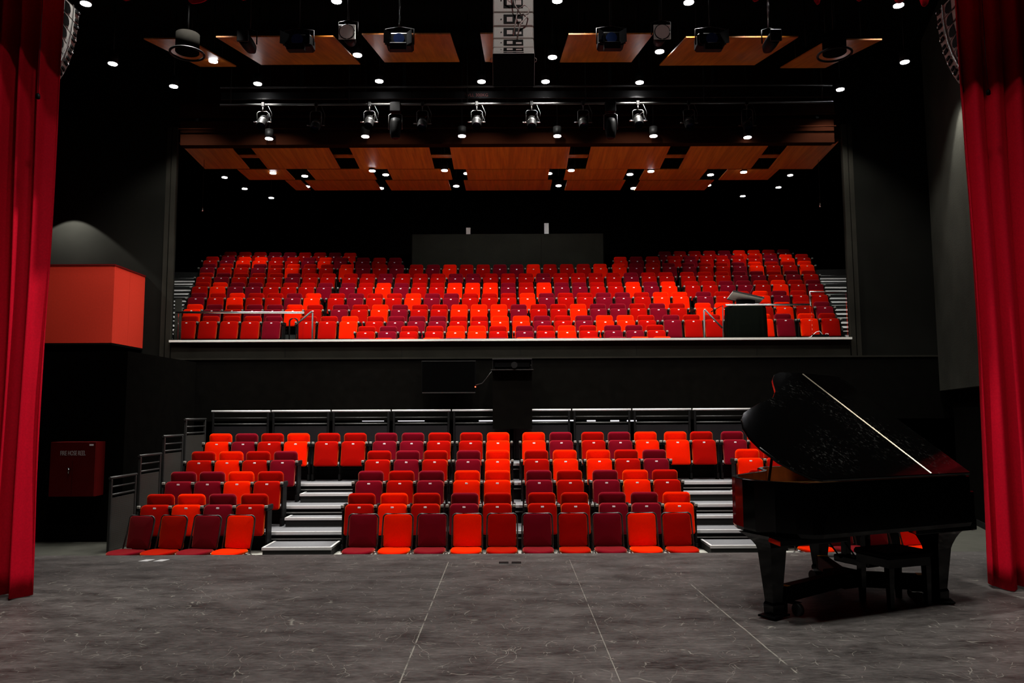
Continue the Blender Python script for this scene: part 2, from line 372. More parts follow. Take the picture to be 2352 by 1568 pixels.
# left lower block with the fire hose cabinet, right splayed wall
xl = atY(290, 900, 13.0).x
struct('wall_left', MB().box(-12, xl, 13.0, WY-.18, FLZ, atY(290, 806, 13).z), WALL)
struct('wall_far_left', MB().box(-12.3, -12.0, -5, 28, -1, CEZ), WALL)
struct('wall_far_right', MB().box(12.0, 12.3, -5, 28, -1, CEZ), WALL)
struct('trim_6', MB().box(-4.0, 4.4, 11.49, 11.98, FLZ+.001, FLZ+.006), mat('pale_floor_strip', (.42, .42, .37), .7, noise=.15))
def slab(name, a, b, z0, z1, th, m):
    d = Vector((b[0]-a[0], b[1]-a[1], 0)).normalized(); n = Vector((d.y, -d.x, 0))*th
    A, B = Vector((a[0], a[1], 0)), Vector((b[0], b[1], 0))
    vs = [(p.x, p.y, z) for z in (z0, z1) for p in (A, B, B+n, A+n)]
    return struct(name, MB().add(vs, [(0, 3, 2, 1), (4, 5, 6, 7), (0, 1, 5, 4), (1, 2, 6, 5), (2, 3, 7, 6), (3, 0, 4, 7)]), m)
sx = lambda y: 7.6+.31*(y-12.55)
slab('wall_right', (sx(9.0)+.25, 9.0), (sx(15.8)+.25, 15.8), FLZ-.3, 2.0, .3, WALL)
slab('wall_right_upper', (sx(8.0), 8.0), (sx(15.8), 15.8), 1.97, CEZ-.01, .2, WALLG)
slab('baseboard_right', (sx(9.0)+.2, 9.0), (sx(15.8)+.2, 15.8), FLZ, FLZ+.1, .04, BLK)
#slab('wall_left_upper', (-sx(15.8)+.6, 15.8), (-sx(8.0)-.2, 8.0), 2.85, CEZ-.01, .2, WALLG)
# balcony room
struct('wall_balcony_back', MB().box(-12, 12, 27.6, 27.9, 2, CEZ), WALL)
# ------------------------------------------------------------------ lower retractable seating: decks, nosings, box steps
rowY = [11.98, 12.86, 13.72, 14.50]
rowTop = [1131.5, 1080, 1033.5, 992.5]
rowZ = [atY(1180, t, y).z for t, y in zip(rowTop, rowY)]
SH = .86
deckZ = [rowZ[1]-SH, rowZ[2]-SH, rowZ[3]-SH, rowZ[3]-SH+.285]
deckY = [12.14, 13.02, 13.88, 14.66]
CAPM0 = mat('dull_aluminium', (.20, .20, .19), .5, noise=.1)
PX0, PX1 = -6.02, 6.35; DX0 = -5.80
for k in range(4):
    y1 = deckY[k+1] if k < 3 else 15.80
    t = thing('seating_deck', '%s deck of the lower seating tiers, grey carpet with metal nosing' % (ORD[k+1] if k < 3 else 'uppermost fourth'), 'platform', (0, deckY[k], deckZ[k]), 0, 'decks of the lower seating')
    part('deck_top', MB().box(DX0, PX1, .0, y1-deckY[k]-.001, -.05, 0), CARP, t)
    part('riser', MB().box(DX0, PX1, .03, .06, FLZ-deckZ[k], -.052), BLK, t)
    for xa_, xb_ in ((-3.95, -2.36), (-.12, .30), (2.66, 4.10)):
        part('nosing', MB().box(xa_, xb_, -.012, .03, -.040, .004), ALU, t)
        part('lower_rail', MB().box(xa_, xb_, -.004, .028, -.115, -.098), CAPM0, t)
aisles = [(-3.62, -2.62), (2.85, 3.83)]
names = ['left', 'right']
for ai, (a, b) in enumerate(aisles):
    for k in range(3):
        base = FLZ if k == 0 else deckZ[k-1]; top = (base+deckZ[k])/2
        yf = 11.53 if k == 0 else deckY[k]-.36
        t = thing('step_box', '%s grey carpeted step box in the %s aisle of the lower seating' % (['lowest', 'middle', 'highest'][k], names[ai]), 'step', ((a+b)/2, yf, base), 0, 'aisle step boxes')
        hw = (b-a)/2; dp = deckY[k]-yf-.02; h = top-base
        part('tread', MB().box(-hw, hw, 0, dp, h-.03, h), CARP, t)
        part('body', MB().box(-hw+.006, hw-.006, .008, dp, .001, h-.031), RISER, t)
        part('nosing', MB().box(-hw-.004, hw+.004, -.01, -.001, h-.035, h+.004).box(-hw, hw, 0, .035, h+.001, h+.005)
             .box(-hw-.004, -hw+.03, .036, dp, h+.001, h+.005).box(hw-.03, hw+.004, .036, dp, h+.001, h+.005), ALU, t)
# ------------------------------------------------------------------ tip-up seats
def seat_meshes():
    d = {}
    d['backrest'] = MB().pad(.415, .53, .085, .065, .042, z0=.33, y0=.115, lean=-.10)
    d['seat_cushion'] = MB().pad(.43, .445, .095, .065, .024, z0=.268, y0=-.165, lean=.20)
    d['number_plate'] = MB().rbox(-.022, .022, -.139, -.1345, .655, .677, .0015)
    d['seat_pan'] = MB().box(-.19, .19, -.045, -.02, .24, .60).box(-.215, .215, -.02, .02, .18, .215)
    arm = MB().rbox(-.022, .022, -.15, .16, .62, .70, .01).rbox(-.014, .014, -.10, .12, .12, .62, .004).box(-.018, .018, -.13, .02, .0, .12)
    d['armrest'] = arm
    d['arm_cap'] = MB().rbox(-.0225, .0225, -.153, -.11, .665, .705, .006)
    return d
SM = seat_meshes()
CAPM = mat('grey_arm_tip', (.22, .22, .19), .5, noise=.1)
meshes = {}
for c in 'MRB':
    for n in ('backrest', 'seat_cushion'):
        me = SM[n].mesh(n+'_'+c); me.materials.append(FAB[c]); meshes[n, c] = me
for n, m in (('number_plate', WHITE), ('seat_pan', BLKP), ('armrest', BLK), ('arm_cap', CAPM)):
    me = SM[n].mesh(n); me.materials.append(m); meshes[n] = me
CN = {'M': 'maroon', 'R': 'red', 'B': 'bright orange-red'}
def place_seat(x, y, ztop, c, label, group, last, rz=0, pitch=.5):
    pitch = min(.51, max(.476, pitch))
    t = thing('tip_up_seat', label, 'theatre seat', (x, y, ztop-SH), rz, group)
    for n in ('backrest', 'seat_cushion'): link(n, meshes[n, c], None, t)
    link('number_plate', meshes['number_plate'], None, t, label='small white number plate')
    link('seat_pan', meshes['seat_pan'], None, t)
    for s in ((-1, 1) if last else (-1,)):
        a = link('armrest', meshes['armrest'], None, t, loc=(s*pitch/2, 0, 0)); link('arm_cap', meshes['arm_cap'], None, a)
lower = [  # per row: list of (pixel columns, colours)
    [([364.6, 436, 508, 581.5], 'RBMR'), ([829, 904, 979], 'RBR'), ([1067, 1142.6], 'MR'), ([1245, 1320.5], 'RR'), ([1407, 1481.5, 1556], 'MMB'), ([1835, 1910], 'RM')],
    [([417.7, 484, 551, 619], 'MMBR'), ([850.5, 921, 990], 'MRM'), ([1072.5, 1142.6], 'BB'), ([1238, 1308.5], 'MR'), ([1391, 1460.6, 1529], 'MBR'), ([1752, 1822, 1892], 'RMR')],
    [([464, 528, 590.6, 654], 'RBRM'), ([869.7, 935.5, 1000], 'RMR'), ([1076, 1143], 'MB'), ([1232, 1298], 'RB'), ([1375, 1439.5, 1504.5], 'BRM'), ([1719, 1785, 1850, 1915], 'BRMR')],
    [([504, 564, 623.5, 683.5], 'BMRB'), ([753.7, 814.5], 'RR'), ([885.5, 947.5, 1009], 'MMR'), ([1082, 1144], 'RB'), ([1226, 1288.5], 'BM'), ([1362, 1423, 1484], 'RMB'), ([1553, 1613], 'BR'), ([1684, 1745], 'MR'), ([1815, 1876], 'BM')]]
for k, segs in enumerate(lower):
    i = 0
    for cols, cs in segs:
        for j, (px, c) in enumerate(zip(cols, cs)):
            i += 1
            p = atY(px, rowTop[k]+20, rowY[k])
            place_seat(p.x, rowY[k], rowZ[k], c, '%s tip-up seat, %s from the left in %s row of the lower tiers' % (CN[c], ORD[i], ORD[k+1]), 'tip-up seats of the lower tiers', j == len(cols)-1, 0, (cols[1]-cols[0])*rowY[k]/F)
bal = [  # balcony rows, front to back: depth, top edge pixel, its column, segments (first px, last px, colours)
    (17.65, 774.1, 1180, [(828.3, 931.7, 'MRR'), (990.4, 1143.5, 'BMRM'), (1206.5, 1358.9, 'BMRR'), (1419.7, 1522.4, 'MBB')]),
    (18.55, 747.0, 1180, [(841.7, 940.2, 'RMR'), (998, 1143.9, 'RBBR'), (1204.5, 1350.7, 'MRBR'), (1408, 1505.7, 'MMR')]),
    (19.1, 724.3, 1180, [(433.9, 627.3, 'RRRRM'), (707, 802.4, 'RRB'), (861.5, 1484.7, 'RMMMRRBBMRMBBR'), (1542.6, 1684, 'MRRM'), (1752, 1800, 'BM'), (1854.4, 1902.4, 'BR')]),
    (20.0, 697.9, 1180, [(445, 722, 'BMRMMBR'), (781.4, 1556.1, 'MRBMRRBBBMRRBMMRMR'), (1615.8, 1890, 'BBRRBRM')]),
    (20.9, 672.2, 1180, [(454.5, 718.6, 'MRBRRMB'), (773.6, 1562, 'RMRRBMMRRRBMRRMMRBB'), (1617.3, 1878.9, 'MRRBMRR')]),
    (21.9, 648.3, 1180, [(462.9, 746.5, 'RBMMRRRM'), (799, 1535.9, 'MRBMRRBBBMRBMMRRBMB'), (1589.1, 1869.8, 'RRMMRBRM')]),
    (22.9, 627.0, 1180, [(471.7, 754.7, 'RMRRRMRR'), (804.6, 1530, 'RRMRRRMMRRRMRRRRMRR'), (1579.3, 1859.5, 'RRRMMRMR')]),
    (23.9, 606.2, 1180, [(479.2, 751, 'MRRMRBRR'), (796.5, 912.2, 'BMRM'), (956.2, 1378.7, 'RMBRRMMBRRRB'), (1422, 1536.8, 'BMRM'), (1581.8, 1850.3, 'MRRMBRRB')]),
    (24.9, 588.9, 1420, [(486, 784.6, 'RMBBRRMBM'), (833.8, 907.5, 'MRM'), (1425.3, 1499.2, 'BMR'), (1547.8, 1843.7, 'RMRRRRMBR')]),
    (25.9, 576.4, 1528, [(527.4, 803.4, 'RRRMMRRMB'), (1528, 1801.3, 'MRRRMBBRM')])]
KC = .0042
balZ = []
for k, (Y, ty, tx, segs) in enumerate(bal):
    xr = atY(tx, ty, Y).x; z = atY(tx, ty, Y-KC*xr*xr).z; balZ.append(z); i = 0
    for a, b, cs in segs:
        n = len(cs)
        for j, c in enumerate(cs):
            i += 1; px = a+(b-a)*j/max(1, n-1)
            y = Y
            for _ in range(3): p = atY(px, ty+14, y); y = Y-KC*p.x*p.x
            place_seat(p.x, y, z, c, '%s tip-up seat, %s from the left in %s balcony row' % (CN[c], ORD[i], 'front' if k == 0 else ORD[k+1]), 'tip-up seats of the balcony', j == n-1, math.atan(2*KC*p.x)*.4 if abs(p.x) > 1 else 0, (b-a)/max(1, n-1)*Y/F)
# balcony decks: curved tiers following the rows
def curved_deck(k, z, y0, y1, zb):
    n = 24; xs = [-11.9+23.8*i/n for i in range(n+1)]
    b = MB()
    def yy(Y, x): return Y-KC*x*x
    for i in range(n):
        a, c = xs[i], xs[i+1]
        vs = [(a, yy(y0, a), zb), (c, yy(y0, c), zb), (c, yy(y1, c), zb), (a, yy(y1, a), zb), (a, yy(y0, a), z), (c, yy(y0, c), z), (c, yy(y1, c), z), (a, yy(y1, a), z)]
        b.add(vs, [(0, 3, 2, 1), (4, 5, 6, 7), (0, 1, 5, 4), (2, 3, 7, 6)])
    b.add([(xs[0], yy(y0, xs[0]), zb), (xs[0], yy(y1, xs[0]), zb), (xs[0], yy(y1, xs[0]), z), (xs[0], yy(y0, xs[0]), z)], [(0, 1, 2, 3)])
    b.add([(xs[-1], yy(y0, xs[-1]), zb), (xs[-1], yy(y1, xs[-1]), zb), (xs[-1], yy(y1, xs[-1]), z), (xs[-1], yy(y0, xs[-1]), z)], [(3, 2, 1, 0)])
    return b
struct('floor_balcony', MB().box(-11.9, 11.9, WY+.36, 19, zled-.4, min(zled-.12, balZ[0]-SH-.01)), RISER)
for k in range(1, 10):
    z = balZ[k]-SH
    y0 = bal[k-1][0]+.16; y1 = bal[k][0]+.16 if k < 9 else 27.59+.2
    struct('floor_balcony_tier', curved_deck(k, z, y0, y1, z-.5), RISER)
# pale-edged side stairs of the balcony
for s, nm in ((-1, 'left'), (1, 'right')):
    t = thing('balcony_stair', 'side stair with pale step edges along the %s end of the balcony rows' % nm, 'stairs', (0, 0, 0))
    ends = []
    for k in range(10):
        kk_ = max(k, 2); px = bal[kk_][3][0][0] if s < 0 else bal[kk_][3][-1][1]
        ends.append(abs(atY(px, 650, bal[kk_][0]-.25).x))
    for k in range(1, 9):
        za = balZ[k-1]-SH; zb = balZ[k]-SH
        
        for h in (0, 1, 2):
            zz = za+(zb-za)*(h+1)/3+.02
            Y = bal[k-1][0]-.40+h*(bal[k][0]-bal[k-1][0])/3
            xe = ends[k-1]+(ends[k]-ends[k-1])*max(0, h-.6)/2.4+.275
            a, b = sorted((s*xe, s*11.5)); yk = Y-KC*xe*xe
            part('step', MB().box(a, b, yk, yk+.33, zz-.10, zz-.012), RISER, t)
            vs = [(x_, yk+dy, zz+dz) for x_ in (a, b) for dy, dz in ((-.03, -.040), (.03, .012), (.06, .012), (.06, -.010), (-.002, -.044))]
            part('step_nosing', MB().add(vs, [(0, 4, 3, 2, 1), (5, 6, 7, 8, 9), (0, 1, 6, 5), (1, 2, 7, 6), (2, 3, 8, 7), (3, 4, 9, 8), (4, 0, 5, 9)]), ALU, t)
# control booth parapet at the back centre
b0 = atY(947, 540, 24.6); b1 = atY(1385, 540, 24.6); zc = atY(1176, 537, 24.6).z
t = thing('control_booth', 'charcoal control booth wall behind the centre of the last seat row', 'booth', (0, 24.6, balZ[7]-SH))
zb = zc-(balZ[7]-SH); xm = atY(1243, 570, 24.6).x
part('front_panel', MB().box(b0.x, xm-.004, -.0, .10, -.0, zb).box(xm+.004, b1.x, 0, .10, 0, zb), WALLG, t)
part('counter', MB().box(b0.x, b1.x, .11, .6, zb-.05, zb-.001), BLK, t)
part('post', MB().box(*sorted((atY(1071, 530, 25).x, atY(1081, 530, 25).x)), .3, .4, zb, zb+.28), DISC, t, label='short pale post on the left')
part('post', MB().box(*sorted((atY(1250, 530, 25).x, atY(1260, 530, 25).x)), .3, .4, zb, zb+.42), WHITE, t, label='taller white post on the right')
part('side_wall', MB().box(b0.x-.05, b0.x-.002, 0, 2.9, -.0, zb), WALL, t)
part('side_wall', MB().box(b1.x+.002, b1.x+.05, 0, 2.9, -.0, zb), WALL, t)
p = atY(1180, 534, 24.9)
tag(link('desk_lamp', MB().rbox(-.09, .09, -.05, .05, 0, .05, .02).rbox(.13, .20, -.03, .03, 0, .02, .005).mesh('desk_lamp'), DISC, None, (p.x, 24.9, zc+.001)), 'small pale desk lamp lying on the control booth counter', 'lamp')
# ------------------------------------------------------------------ back guard rails and side rails of the lower seating
def rail_panel(t, L, H, axis, lean=0, infill=True, drop=0.0, bright=True):
    """rails run from 0..L along +x (axis 'x') or +y (axis 'y'); H top height above the deck"""
    def P(a, z): return (a, 0, z) if axis == 'x' else (0, a, z)
    def bx(a0, a1, z0, z1, w=.02):
        return MB().rbox(a0, a1, -w, w, z0, z1, .004) if axis == 'x' else MB().rbox(-w, w, a0, a1, z0, z1, .004)
    part('top_rail', MB().tube([P(0, H), P(L, H)], .022, 10), ALU if bright else DGR, t)
    part('middle_rail', MB().tube([P(.03, H-.135), P(L-.03, H-.135)], .013, 8), DGR, t)
    part('lower_rail', MB().tube([P(.03, H-.255), P(L-.03, H-.255)], .016, 8), DGR, t)
    part('post', bx(.02, .06, drop, H-.02), BLK if bright else DGR, t); part('post', bx(L-.06, L-.02, drop, H-.02), BLK if bright else DGR, t)
    pn = bx(.062, L-.062, drop+.02, H-.30, .006)
    part('infill_panel', pn, PERF if not bright else INFILL, t)
def perfmat():
    m = bpy.data.materials.new('perforated_steel'); m.use_nodes = True; nt = m.node_tree; b = nt.nodes['Principled BSDF']
    tc = nt.nodes.new('ShaderNodeTexCoord'); v = nt.nodes.new('ShaderNodeTexVoronoi'); v.inputs['Scale'].default_value = 34; v.inputs['Randomness'].default_value = 0
    nt.links.new(tc.outputs['Object'], v.inputs['Vector'])
    r = nt.nodes.new('ShaderNodeMapRange'); r.inputs[1].default_value = .25; r.inputs[2].default_value = .4; nt.links.new(v.outputs['Distance'], r.inputs[0])
    mx = nt.nodes.new('ShaderNodeMix'); mx.data_type = 'RGBA'; mx.inputs[6].default_value = (.005, .005, .005, 1); mx.inputs[7].default_value = (.035, .031, .026, 1)
    nt.links.new(r.outputs[0], mx.inputs[0]); nt.links.new(mx.outputs[2], b.inputs['Base Color']); b.inputs['Roughness'].default_value = .5
    return m
PERF = perfmat()
bx0 = -6.0
zr = atY(900, 943, 15.74).z
for i in range(10):
    L = 1.17; x = bx0+i*1.2
    t = thing('guard_rail', '%s guard rail section from the left behind the lower tiers' % ORD[i+1], 'railing', (x, 15.70, deckZ[3]+.001), 0, 'guard rails behind the lower tiers')
    rail_panel(t, L, zr-deckZ[3], 'x')
sr = [(11.92, 12.76, 1098, 267, FLZ), (12.82, 13.62, 1047, 334, deckZ[0]), (13.68, 14.50, 1002, 387, deckZ[1]), (14.56, 15.55, 963, 434, deckZ[2])]
for i, (ya, yb, py, px, zb) in enumerate(sr):
    z = atY(px, py, ya).z
    nm = ['frontmost', 'second', 'third', 'rearmost'][i]
    t = thing('side_rail', '%s stepped side rail with perforated panel on the left of the lower tiers' % nm, 'railing', (PX0-.035, ya, FLZ), 0, 'side rails of the lower tiers')
    rail_panel(t, yb-ya, z-FLZ, 'y', bright=False)
    z2 = z
# glowing streaks imitate light seen through the rails under the balcony; rods are invented
for i, (a, b) in enumerate(((832, 882), (914, 975), (1100, 1157), (1181, 1318), (1348, 1368), (1402, 1422), (1440, 1462))):
    p0 = atY(a, 966, WY+.9); p1 = atY(b, 966, WY+.9)
    o = thing('light_tube', None, None, (p0.x, WY+.9, p0.z))
    part('tube', MB().tube([(0, 0, 0), (p1.x-p0.x, 0, 0)], .012, 8), GLOWS, o)
    part('suspension_rod', MB().cyl(((p1.x-p0.x)/2, 0, .013), .006, zbot+.3-p0.z-.014, 6), BLK, o)
    tag(o, '%s thin glowing light streak from the left, low under the balcony behind the guard rails' % ORD[i+1], 'light', 'light streaks under the balcony')
# ------------------------------------------------------------------ loose front chairs
def make_chair(c):
    t = thing('conference_chair', 'chair', 'chair', (0, 0, 0))
    part('backrest', MB().pad(.395, .445, .035, .05, .014, z0=.485, y0=.205, lean=.14), FAB[c], t)
    # seat: saddle-shaped pad
    rings = []
    n = 20
    for zz, sc in ((.0, .93), (.015, 1), (.035, 1), (.048, .95), (.052, .8)):
        ring = []
        for i in range(n):
            a = 2*math.pi*i/n; ex = 3.2
            ca, sa = math.cos(a), math.sin(a)
            x = .215*sc*math.copysign(abs(ca)**(2/ex), ca); y = -.02+.215*sc*math.copysign(abs(sa)**(2/ex), sa)
            dip = -.045*max(0, (-y-.05)/.2)**2*0 + (.30*(x*x)) - .012 - (.6*max(0, -y-.10)**2)
            ring.append((x, y, .445+zz+dip))
        rings.append(ring)
    part('seat', MB().loft(rings), FAB[c], t)
    fr = MB()
    s = .212
    # back frame: inverted U tube
    pts = [(-s, .14, .44), (-s-.004, .225, .70)]
    H = .935
    for i in range(7):
        a = math.pi-math.pi/2*i/6; pts.append((-s+.06+.06*math.cos(a), .155+.14*(H-.43)+.04, H-.06+.06*math.sin(a)))
    pts += [(-p[0], p[1], p[2]) for p in reversed(pts)]
    fr.tube(pts, .011, 8)
    part('back_frame', fr, DGR, t)
    for sg in (-1, 1):
        part('front_leg', MB().tube([(sg*.205, .12, .44), (sg*.215, -.16, .43), (sg*.222, -.215, .385), (sg*.225, -.225, .012)], .011, 8), CHR, t)
        part('rear_leg', MB().tube([(sg*.205, .02, .445), (sg*.215, .15, .43), (sg*.222, .20, .37), (sg*.225, .27, .012)], .011, 8), CHR, t)
    return t
protos = {c: make_chair(c) for c in 'MRB'}
for c in 'MRB': reg(protos[c])
used = set()
def chair(px, ptop, c, rz, label, group, Y=11.22):
    p = atY(px, ptop, Y)
    loc = (p.x, Y-.18, PITZ+.001)
    if c not in used:
        used.add(c); o = protos[c]; o.location = loc; o.rotation_euler = (0, 0, rz); o['label'] = label; o['group'] = group
    else: dup(protos[c], loc, rz, label, group)
lc = [(307, 'M'), (383, 'R'), (462, 'M'), (540, 'B')]
for i, (px, c) in enumerate(lc):
    chair(px+2, 1178, c, math.radians(-17+i*2.5), '%s chair, %s from the left in the loose chairs left of the aisle' % (CN[c], ORD[i+1]), 'loose front chairs', 11.16)
cc = [(831, 'M'), (911, 'B'), (991, 'M'), (1072.5, 'B'), (1153, 'R'), (1234.5, 'M'), (1317, 'R'), (1397, 'M'), (1477, 'B'), (1558, 'R')]
for i, (px, c) in enumerate(cc):
    chair(px, 1178, c, math.radians((px-1176)/-30*-.25), '%s chair, %s from the left in the loose chairs between the aisles' % (CN[c], ORD[i+1]), 'loose front chairs')
for i, (px, c) in enumerate([(1858, 'B'), (1938, 'M'), (2020, 'M'), (2104, 'B')]):
    chair(px, 1178, c, math.radians(12+i*2), '%s chair, %s from the left in the loose chairs behind the piano' % (CN[c], ORD[i+1]), 'loose front chairs', 11.2)
# ------------------------------------------------------------------ fire hose cabinet, red box
a = atY(117, 1015, 12.7); b = atY(215, 1140, 12.7)
t = thing('fire_hose_cabinet', 'dark red fire hose reel cabinet with white lettering on the left wall', 'cabinet', ((a.x+b.x)/2, 12.7, b.z))
W = (b.x-a.x)/2; H = a.z-b.z
part('body', MB().box(-W, W, .03, .295, 0, H), REDCAB, t)
d = part('door', MB().rbox(-W, W, 0, .028, 0, H, .004), REDCAB, t)
part('door_gap', MB().box(-.002, .002, -.0015, -.0002, .01, H-.30), BLK, d)
part('handle', MB().tube([(-.045, -.025, H*.52), (-.045, -.025, H*.42)], .008, 8).box(-.065, -.02, -.03, -.001, H*.505, H*.53), CHR, d)
textmesh('lettering', 'FIRE HOSE REEL', .105, LETT, d, (0, -.003, H*.755), (math.pi/2, 0, 0), .001, sx=.56)
part('maker_plate', MB().box(W*.72, W*.9, -.004, -.001, H*.93, H*.96), WHITE, d)
Yb = 14.75
a = atY(60, 608, Yb); c = atY(264, 610, Yb); bb = atY(262, 787, Yb)
t = thing('side_box', 'red projecting side balcony box on the left wall', 'balcony box', (c.x, Yb, bb.z))
H = a.z-bb.z if False else c.z-bb.z
part('front_face', MB().box(-3.6, 0, 0, .06, 0, H), REDBOX, t)
part('side_face', MB().box(-.06, 0, .062, .60, 0, H).box(-.06, 0, .606, 1.24, 0, H), REDBOX, t)
part('top_rim', MB().box(-3.6, .012, -.012, 1.24, H+.001, H+.03), REDCAB, t)
part('underside', MB().box(-3.6, -.0, .0, 1.24, -.04, -.001), WALL, t)
# ------------------------------------------------------------------ monitor and projector on the balcony front
a = atY(968, 829, 15.6); b = atY(1093, 901, 15.6)
t = thing('monitor', 'black flat monitor hanging on the wall under the balcony ledge', 'monitor', ((a.x+b.x)/2, 15.6, b.z))
W = (b.x-a.x)/2; H = a.z-b.z
part('screen', MB().box(-W+.02, W-.02, -.003, .0, .02, H-.02), mat('dark_screen', (.0008, .0008, .0008), .3, spec=.05), t)
part('casing', MB().rbox(-W, W, .001, .05, 0, H, .005), BLKP, t)
part('edge_strip', MB().box(-W+.02, W-.01, -.012, -.0035, -.012, .008), CHR, t, label='thin silver lower edge')
part('edge_strip', MB().box(-W, W, -.008, -.0035, H-.006, H+.004), DGR, t)
part('bracket', MB().box(-.15, .15, .052, .255, H*.3, H*.7), BLK, t)
part('power_light', MB().cyl((W-.01, -.012, .11), .012, .01, 10, 'y'), REDLED, t)
a = atY(1131, 824, 15.15); b = atY(1222, 848, 15.15)
W = (b.x-a.x)/2; H = a.z-b.z
t = thing('projector', 'black projector on a bracket shelf below the centre of the balcony', 'projector', ((a.x+b.x)/2, 15.15, b.z))
part('body', MB().rbox(-W+.03, W-.03, 0, .40, .03, H-.03, .02), BLKP, t)
part('lens', MB().cyl((.04, -.06, H*.40), .055, .062, 20, 'y').cyl((.04, -.075, H*.40), .062, .03, 20, 'y'), BLK, t)
part('shelf', MB().box(-W-.03, W+.03, -.05, .53, -.012, .0), DGR, t)
part('top_plate', MB().box(-W, W, -.05, .53, H-.01, H+.004), DGR, t)
part('cradle', MB().box(-W, -W+.012, -.03, .5, .001, H-.011).box(W-.012, W, -.03, .5, .001, H-.011), BLK, t)
t2 = atY(1176, 985, 15.15)
part('support_box', MB().box(-W, W, .1, .50, t2.z-b.z, -.014), WALL, t)
p = atY(1203, 835, 15.2)
cl = thing('clamp_lamp', 'small chrome camera clamped at the right of the projector', 'camera', (p.x, 15.2, p.z-.04))
part('barrel', MB().cyl((-.03, -.03, .07), .045, .08, 16, 'y'), DGR, cl)
part('arm', MB().rbox(-.01, .15, -.02, .0, .0, .03, .005).tube([(.12, -.01, .0), (.135, -.01, .08)], .01, 8), CHR, cl)
tag(link('cable', MB().tube([atY(1130, 852, 15.32), atY(1118, 868, 15.4), atY(1108, 880, 15.5), atY(1093, 884, 15.58)], .009, 8).mesh('cable'), DGR), 'black cable running from the projector shelf to the monitor', 'cable')
# ------------------------------------------------------------------ wooden ceiling reflectors
def reflector(nx0, nx1, ny, Yn, fy, Yf, label, grp, warp=0, off=0):
    """panel from near edge (pixel columns nx0..nx1, row ny at depth Yn) to far edge row fy at depth Yf; constant x"""
    A = atY(nx0, ny, Yn); B = atY(nx1, ny, Yn); zf = atY((nx0+nx1)/2, fy, Yf).z; zn = (A.z+B.z)/2
    cxx = (A.x+B.x)/2; W = (B.x-A.x)/2; D = Yf-Yn
    t = thing('ceiling_reflector', label, 'ceiling panel', (cxx, Yn, zn), 0, grp)
    vs = []
    for th in (0, .022):
        for i in range(5):
            u = i/4; z = zn+(zf-zn)*u-zn - .0; vs += [(-W, D*u, z+th), (W, D*u, z+th)]
    fs = []
    for i in range(4):
        a = 2*i; fs += [(a, a+1, a+3, a+2), (10+a, 12+a, 13+a, 11+a), (a, a+2, a+12, a+10), (a+1, a+11, a+13, a+3)]
    fs += [(0, 10, 11, 1), (8, 9, 19, 18)]
    part('veneer_panel', MB().add(vs, fs), WOOD, t)
    for sx_ in (-1, 1):
        for u in (.2, .8):
            z = (zf-zn)*u+.05; part('suspension_rod', MB().tube([(sx_*W*.7, D*u, z), (sx_*W*.7, D*u, CEZ-zn-.001)], .006, 6), BLK, t)
    return t
r1 = [(409, 520), (566, 747), (796, 982), (1031, 1312), (1360, 1545), (1592, 1772), (1817, 1926)]
for i, (a, b) in enumerate(r1):
    reflector(a, b, 326, 16.45, 388, 17.95, 'orange wood ceiling panel, %s from the left in the front row above the balcony' % ORD[i+1], 'wood panels above the balcony')
r2 = [(545, 655), (705, 852), (890, 1033), (1070, 1262), (1300, 1442), (1481, 1625), (1672, 1790)]
for i, (a, b) in enumerate(r2):
    reflector(a, b, 389, 18.1, 413, 18.95, 'orange wood ceiling panel, %s from the left in the middle row above the balcony' % ORD[i+1], 'wood panels above the balcony')
r3 = [(655, 690), (700, 861), (885, 1029), (1065, 1268), (1303, 1437), (1471, 1640)]
for i, (a, b) in enumerate(r3):
    reflector(a, b, 414.5, 19.2, 437, 20.2, 'orange wood ceiling panel, %s from the left in the rear row above the balcony' % ORD[i+1], 'wood panels above the balcony')
for i, (a, b) in enumerate(((535, 590), (755, 812), (985, 1040), (1300, 1352), (1520, 1580), (1740, 1795))):
    reflector(a, b, 356, 17.4, 363, 17.75, 'narrow orange wood strip in %s gap from the left between the front wood panels' % ORD[i+1], 'wood strips in the panel gaps')
r0_ = [(330, 428, 90), (496, 765, 85), (831, 1034, 79), (1103, 1188, 78), (1306, 1500, 79), (1576, 1834, 86), (1904, 2026, 92)]
for i, (a, b, y) in enumerate(r0_):
    reflector(a, b, y, 11.6, y+64, 13.75, 'dim brown wood ceiling panel, %s from the left in the row over the stalls' % ORD[i+1], 'wood panels over the stalls')
# ------------------------------------------------------------------ downlights
def downlight(px, py, Z, label, grp, power, ang=95, r=.075, tilt=0):
    p = atZ(px, py, Z)
    t = thing('ceiling_downlight', label, 'ceiling light', (p.x, p.y, Z), 0, grp)
    part('housing', DLH, BLK, t); part('lens', DLL, LAMP, t); part('stem', MB().cyl((0, 0, .181), .012, CEZ-Z-.182, 8), BLK, t)
    l = spot((p.x, p.y, Z-.03), (p.x, p.y+tilt, Z-4), power, ang, .06, .5)
    return t
DLH = MB().tube([(0, 0, .0), (0, 0, .18)], .082, 24, True); DLL = MB().cyl((0, 0, -.012), .074, .0115, 24)
GR = 'lit ceiling downlights'
rows = [
    ('in the row at the very top', 7.7, 170, 1.0, [(197, 8), (773, 2), (1280, 1), (1582, 5), (2064, 12)]),
    ('in the second row from the front', 7.7, 380, .6, [(259, 146), (490, 140), (821, 126), (1269, 131), (1515, 118), (1852, 136), (2078, 142)]),
    ('in the third row from the front', 7.8, 380, 1.0, [(399, 198), (592, 192), (871, 186), (1106, 187), (1253, 187), (1469, 189), (1930, 205)]),
    ('in the row before the balcony panels', 7.05, 520, 1.2, [(618, 318), (839, 313), (1061, 312), (1280, 312), (1501, 312), (1717, 315)])]
